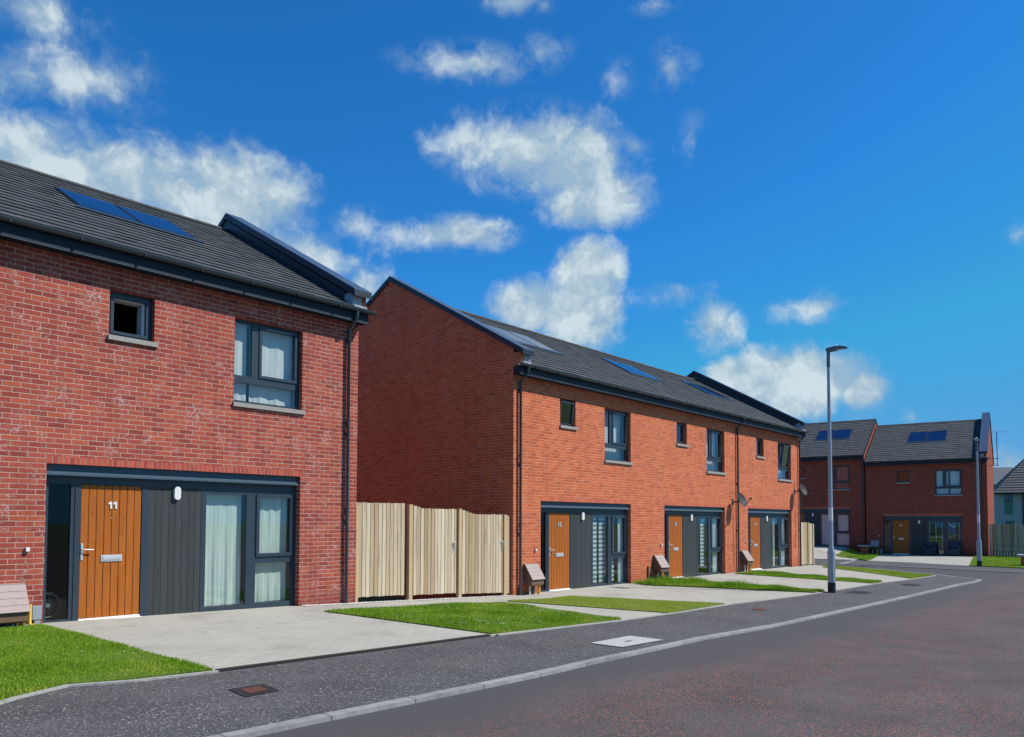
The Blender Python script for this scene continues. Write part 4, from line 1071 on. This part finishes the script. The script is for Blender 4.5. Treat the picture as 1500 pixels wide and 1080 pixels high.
cover(None, [(12.15, -5.12), (12.15, -5.34), (12.5, -5.32), (12.5, -5.10)], 'rust', 'small rusty stopcock cover before the middle driveway', None, 'stopcock_cover')
cover(None, [(18.0, -5.2), (18.0, -5.72), (18.7, -5.7), (18.75, -5.22)], 'iron', 'dark grated cover right of the tall lamp post', None, 'manhole_cover')
cover(None, [(22.0, -5.55), (22.0, -6.0), (22.7, -6.0), (22.7, -5.55)], 'iron', 'dark grated cover farther along the footway', None, 'manhole_cover')

# far side of the junction
drape('footway', [(29, -20), (31.0, -6.5), (31.5, -4.5), (32.0, -2.5), (32.3, -.5), (37.1, .35), (37.3, -.3), (36.5, -2.4), (35.2, -5.0), (34.5, -7.0), (32.6, -20)], 'footway', -.006, .06, 1.)
drape('footway', [(32.3, -.3), (37.1, .55), (37.2, 2.4), (38.2, 8), (34.5, 12), (31.5, 5), (30.6, .6)], 'footway', -.012, .06, 1.)
drape('kerb', strip([(29, -20), (31.0, -6.5), (31.5, -4.5), (32.0, -2.5), (32.3, -.5)], .14, 1), 'kerb', .002, .08, 1.)
drape('kerb', strip([(32.3, -.42), (37.0, .42)], .16, 1), 'kerb', .004, .08, 1.)
drape('driveway', [P(-.05, -.12), P(4.75, -.12), (35.26, -4.93), (36.6, -2.3), (37.0, -.2)], 'paving', .004, .08, 1.)
drape('driveway', [P(-6.4, -.12), P(-1.85, -.12), (40.5, 2.61), (38.7, .83), (37.4, .7), (37.3, 2.6), (38.2, 7.5)], 'paving', .006, .08, 1.)
farl = [[P(4.75, -.05), P(12.5, -.05), (36.0, -12), (33.8, -11.8), (34.45, -7.0), (35.2, -4.98)], [P(-1.85, -.05), P(-.05, -.05), (37.0, -.15), (38.6, .75), (40.4, 2.55)]]
for pl in farl: drape('lawn', pl, 'turf', .03, .1, .5)

# grass blades: one mesh of many small blades
def in_poly(px, py, poly):
    c = np.zeros(len(px), bool); n = len(poly)
    for i in range(n):
        x1, y1 = poly[i]; x2, y2 = poly[(i+1) % n]
        if y1 == y2: continue
        k = ((y1 > py) != (y2 > py)) & (px < (x2-x1)*(py-y1)/(y2-y1) + x1); c ^= k
    return c
def grow(poly, dens, h0, h1, width, dry, zoff=.022, xmin=None, tuft=.5):
    xs = [p[0] for p in poly]; ys = [p[1] for p in poly]
    x0, x1, y0, y1 = (max(min(xs), xmin) if xmin is not None else min(xs)), max(xs), min(ys), max(ys)
    n = int(dens * (x1-x0) * (y1-y0)); px = rng.uniform(x0, x1, n); py = rng.uniform(y0, y1, n)
    k = in_poly(px, py, poly); px = px[k]; py = py[k]; n = len(px)
    px = px + rng.normal(0, .018, n); py = py + rng.normal(0, .018, n)
    cl = .5 + .25*np.sin(px*3.1 + 1.3*np.sin(py*2.3)) + .25*np.sin(py*4.7 + 1.7*np.cos(px*1.9)); cl += rng.uniform(-.2, .2, n)
    hh = (h0 + (h1-h0) * np.clip(cl, 0, 1)**1.5) * rng.uniform(.5, 1.15, n)
    a = rng.uniform(0, 2*np.pi, n); le = rng.uniform(.1, .7, n) * hh; la = rng.uniform(0, 2*np.pi, n)
    z = np.array([Zg(float(u), float(w)) for u, w in zip(px, py)]) + zoff - .004
    w = width * rng.uniform(.6, 1.3, n)
    V = np.empty((n, 3, 3)); V[:, 0] = np.stack([px - w*np.cos(a), py - w*np.sin(a), z], 1); V[:, 1] = np.stack([px + w*np.cos(a), py + w*np.sin(a), z], 1)
    V[:, 2] = np.stack([px + le*np.cos(la), py + le*np.sin(la), z + hh], 1)
    return V, np.clip(rng.normal(.45, .22, n) - .25*(cl-.5), 0, 1), np.full(n, dry)
def grass(parts):
    V = np.concatenate([p[0] for p in parts]); T = np.concatenate([p[1] for p in parts]); Dd = np.concatenate([p[2] for p in parts]); n = len(V)
    me = bpy.data.meshes.new('grass'); me.vertices.add(n*3); me.vertices.foreach_set('co', V.ravel().astype(np.float32))
    me.loops.add(n*3); me.loops.foreach_set('vertex_index', np.arange(n*3, dtype=np.int32))
    me.polygons.add(n); me.polygons.foreach_set('loop_start', np.arange(0, n*3, 3, dtype=np.int32)); me.polygons.foreach_set('loop_total', np.full(n, 3, np.int32))
    me.update(); me.validate()
    for nm, ar in (('tint', T), ('dry', Dd)):
        at = me.attributes.new(nm, 'FLOAT', 'FACE'); at.data.foreach_set('value', ar.astype(np.float32))
    me.materials.append(M['blade'])
    o = bpy.data.objects.new('grass', me); COL.objects.link(o)
    return tag(o, 'short mown green grass growing on the front lawns', 'grass', kind='stuff')
L = lawns
edge4 = [(15.2, -.1), (15.1, -.8), (16.4, -3.0), (17.3, -3.2), (17.4, -.1)]
parts = [grow(L['L1'], 11000, .015, .048, .0044, .12, xmin=-3.6), grow(L['L2'], 6000, .02, .06, .0055, .12), grow(L['L3'], 5200, .012, .032, .006, .85),
         grow(L['L4'], 4200, .03, .09, .007, .05, .04), grow(edge4, 900, .08, .22, .008, .0, .03), grow(L['L5'], 3200, .03, .09, .008, .05), grow(L['L6'], 2600, .02, .05, .009, .45)]
parts += [grow(farl[0], 500, .03, .06, .016, .25, .03), grow(farl[1], 700, .03, .07, .014, .1, .03)]
grass(parts)
def daisies():
    b = MB()
    for pl, n in ((L['L1'], 50), (L['L2'], 230), (L['L4'], 90), (L['L6'], 110)):
        xs = [p[0] for p in pl]; ys = [p[1] for p in pl]; k = 0; cs = [(random.uniform(min(xs), max(xs)), random.uniform(min(ys), max(ys))) for _ in range(9)]
        while k < n:
            c = random.choice(cs); x = random.gauss(c[0], .22); y = random.gauss(c[1], .22)
            if not in_poly(np.array([x]), np.array([y]), pl)[0]: k += .2; continue
            r = random.uniform(.007, .012); z = Zg(x, y) + random.uniform(.07, .095)
            b.mesh([(x + r*math.cos(q*1.047), y + r*math.sin(q*1.047), z) for q in range(6)], [tuple(range(6))]); k += 1
    tag(b.build('daisies', 'daisy'), 'scattered tiny white daisies in the lawns', 'flowers', kind='stuff')
daisies()

# ------------------------------------------------------------------ sky, sun
SUN_EL, SUN_AZ = 48., 141.
w = bpy.data.worlds.new('World'); S.world = w; w.use_nodes = True
nt = w.node_tree; nt.nodes.clear(); t = NT(nt)
sky = t.n('ShaderNodeTexSky', sky_type='NISHITA', sun_disc=False, sun_elevation=R(SUN_EL), sun_rotation=R(SUN_AZ), altitude=0., air_density=1.0, dust_density=.2, ozone_density=3.0)
tc = t.n('ShaderNodeTexCoord').outputs['Generated']
hs = t.n('ShaderNodeHueSaturation', ins={'Color': sky.outputs[0], 'Saturation': 1.15, 'Value': 1., 'Hue': .5}).outputs[0]
skyc = t.mix(1., t.mix(1., hs, (.40, 1.60, 2.34), 'MULTIPLY'), (1.5, 5.5, 10.6), 'DARKEN')
warp = t.n('ShaderNodeTexNoise', ins={'Vector': tc, 'Scale': 14., 'Detail': 4.}).outputs['Color']
tw = t.n('ShaderNodeVectorMath', operation='MULTIPLY_ADD', ins={0: warp, 1: (.05, .05, .035), 2: tc}).outputs[0]
n1 = t.noise(tw, 8., 12, .60, .0)
ts = t.n('ShaderNodeVectorMath', operation='ADD', ins={0: tw, 1: (.012, -.008, .020)}).outputs[0]
n1s = t.noise(ts, 8., 8, .60, .0); n2 = t.noise(tw, 34., 7, .65, .1)
blobs = [(16.2,29.9,0.061,0.026,0.7),(19.0,27.2,0.072,0.035,0.7),(15.2,26.5,0.036,0.031,0.6),(20.0,21.9,0.141,0.055,1.2),(27.7,21.5,0.1,0.055,1.15),(32.4,18.6,0.06,0.036,1.1),(37.3,21.1,0.045,0.023,0.55),(44.9,20.9,0.066,0.022,1.1),(40.3,20.8,0.05,0.02,0.6),(45.4,31.6,0.086,0.021,0.85),(50.6,32.2,0.039,0.021,0.7),(48.5,34.9,0.041,0.016,0.65),(59.4,34.3,0.026,0.011,0.6),(56.6,30.5,0.022,0.022,0.45),(60.7,30.9,0.026,0.03,0.6),(62.1,26.8,0.019,0.027,0.45),(50.1,26.4,0.10,0.047,1.3),(54.5,23.2,0.07,0.034,1.3),(52.4,24.9,0.08,0.036,1.3),(45.4,26.8,0.049,0.031,0.7),(57.9,26.3,0.024,0.02,0.5),(49.5,15.9,0.042,0.034,1.35),(54.4,18.3,0.041,0.04,1.5),(53.7,15.3,0.052,0.042,1.4),(60.1,16.3,0.054,0.018,0.5),(63.5,14.2,0.031,0.03,0.75),(70.0,14.8,0.045,0.021,0.8),(69.3,9.8,0.085,0.042,1.6),(65.3,9.6,0.042,0.034,1.4),(73.2,8.9,0.032,0.028,1.4),(76.3,7.1,0.01,0.012,0.55),(81.8,3.5,0.025,0.021,0.9),(82.6,17.8,0.013,0.015,0.45),(70.2,11.6,0.03,0.016,0.5),(37.8,16.7,0.025,0.025,0.5),
 (120, 20, .2, .08, .9), (150, 30, .25, .07, .8), (200, 18, .22, .08, .9), (250, 25, .25, .09, .9), (300, 16, .22, .07, .9), (345, 24, .2, .06, .8)]
acc = None
for az, el, rx, ry, wt in blobs:
    a, e = R(az), R(el)
    c = Vector((math.sin(a)*math.cos(e), math.cos(a)*math.cos(e), math.sin(e)))
    x = Vector((math.cos(a), -math.sin(a), 0)); y = c.cross(x) * -1
    if y.z < 0: y = -y
    z = x.cross(y)
    ro = Matrix((x, y, z)).transposed().to_euler()
    mp = t.n('ShaderNodeMapping', vector_type='TEXTURE', ins={'Vector': tc, 'Location': c, 'Rotation': ro, 'Scale': (rx*1.35, ry*1.35, .35)})
    ln = t.n('ShaderNodeVectorMath', operation='LENGTH', ins={0: mp.outputs[0]}).outputs['Value']
    m_ = t.math('MULTIPLY', t.math('SUBTRACT', 1., ln), wt)
    acc = m_ if acc is None else t.math('SMOOTH_MAX', acc, m_, .12) if False else t.math('MAXIMUM', acc, m_)
nz = t.math('ADD', t.math('MULTIPLY', t.math('SUBTRACT', n1, .5), 2.3), t.math('MULTIPLY', t.math('SUBTRACT', n2, .5), .8))
dens = t.math('ADD', t.math('MULTIPLY', acc, 1.15), nz)
mask = t.math('MAXIMUM', t.smooth(dens, .10, .95), t.math('MULTIPLY', t.math('MULTIPLY', t.smooth(acc, .0, .55), t.smooth(n2, .38, .68)), .42))
lit = t.math('MULTIPLY', t.math('SUBTRACT', n1, n1s), 5.5)
lum = t.math('ADD', t.math('MULTIPLY', dens, .40), lit)
lum = t.math('ADD', lum, t.math('MULTIPLY', t.math('SUBTRACT', n2, .5), .5))
ccol = t.ramp(lum, [(.0, (5.0, 7.2, 9.2)), (.4, (6.9, 8.8, 10.0)), (.85, (9.6, 11.2, 11.8))])
fin = t.mix(t.math('MULTIPLY', mask, .93), skyc, ccol)
bg = t.n('ShaderNodeBackground', ins={'Color': fin, 'Strength': .068})
ow = t.n('ShaderNodeOutputWorld', ins={0: bg.outputs[0]})
sd = bpy.data.lights.new('sun', 'SUN'); sd.energy = 5.0; sd.angle = R(.53); sd.color = (1, .955, .88)
so = bpy.data.objects.new('sun', sd); COL.objects.link(so)
ds = Vector((math.sin(R(SUN_AZ))*math.cos(R(SUN_EL)), math.cos(R(SUN_AZ))*math.cos(R(SUN_EL)), math.sin(R(SUN_EL))))
so.rotation_euler = ds.to_track_quat('Z', 'Y').to_euler(); so.location = (10, -20, 30)

# ------------------------------------------------------------------ camera
f_, yaw, pitch, roll, sy = 1119.83, .8484, .0413, .0026, 178.63
fw = Vector((math.sin(yaw)*math.cos(pitch), math.cos(yaw)*math.cos(pitch), math.sin(pitch)))
r = Vector((math.cos(yaw), -math.sin(yaw), 0)); u = r.cross(fw)
r2 = math.cos(roll)*r + math.sin(roll)*u; u2 = -math.sin(roll)*r + math.cos(roll)*u
cd = bpy.data.cameras.new('camera'); co = bpy.data.objects.new('camera', cd); COL.objects.link(co)
cd.sensor_width = 36; cd.lens = f_ * 36 / 1500; cd.shift_y = sy / 1500; cd.clip_end = 3000; cd.clip_start = .05
m4 = Matrix((r2, u2, -fw)).transposed().to_4x4(); m4.translation = Vector((-3.7963, -12.2442, 1.5026)); co.matrix_world = m4
S.camera = co
S.view_settings.view_transform = 'Standard'; S.view_settings.look = 'None'; S.view_settings.exposure = 0; S.view_settings.gamma = 1
S.render.engine = 'CYCLES'
S.cycles.transparent_max_bounces = 12
S.cycles.diffuse_bounces = 1; S.cycles.max_bounces = 8
S.cycles.sample_clamp_indirect = 6
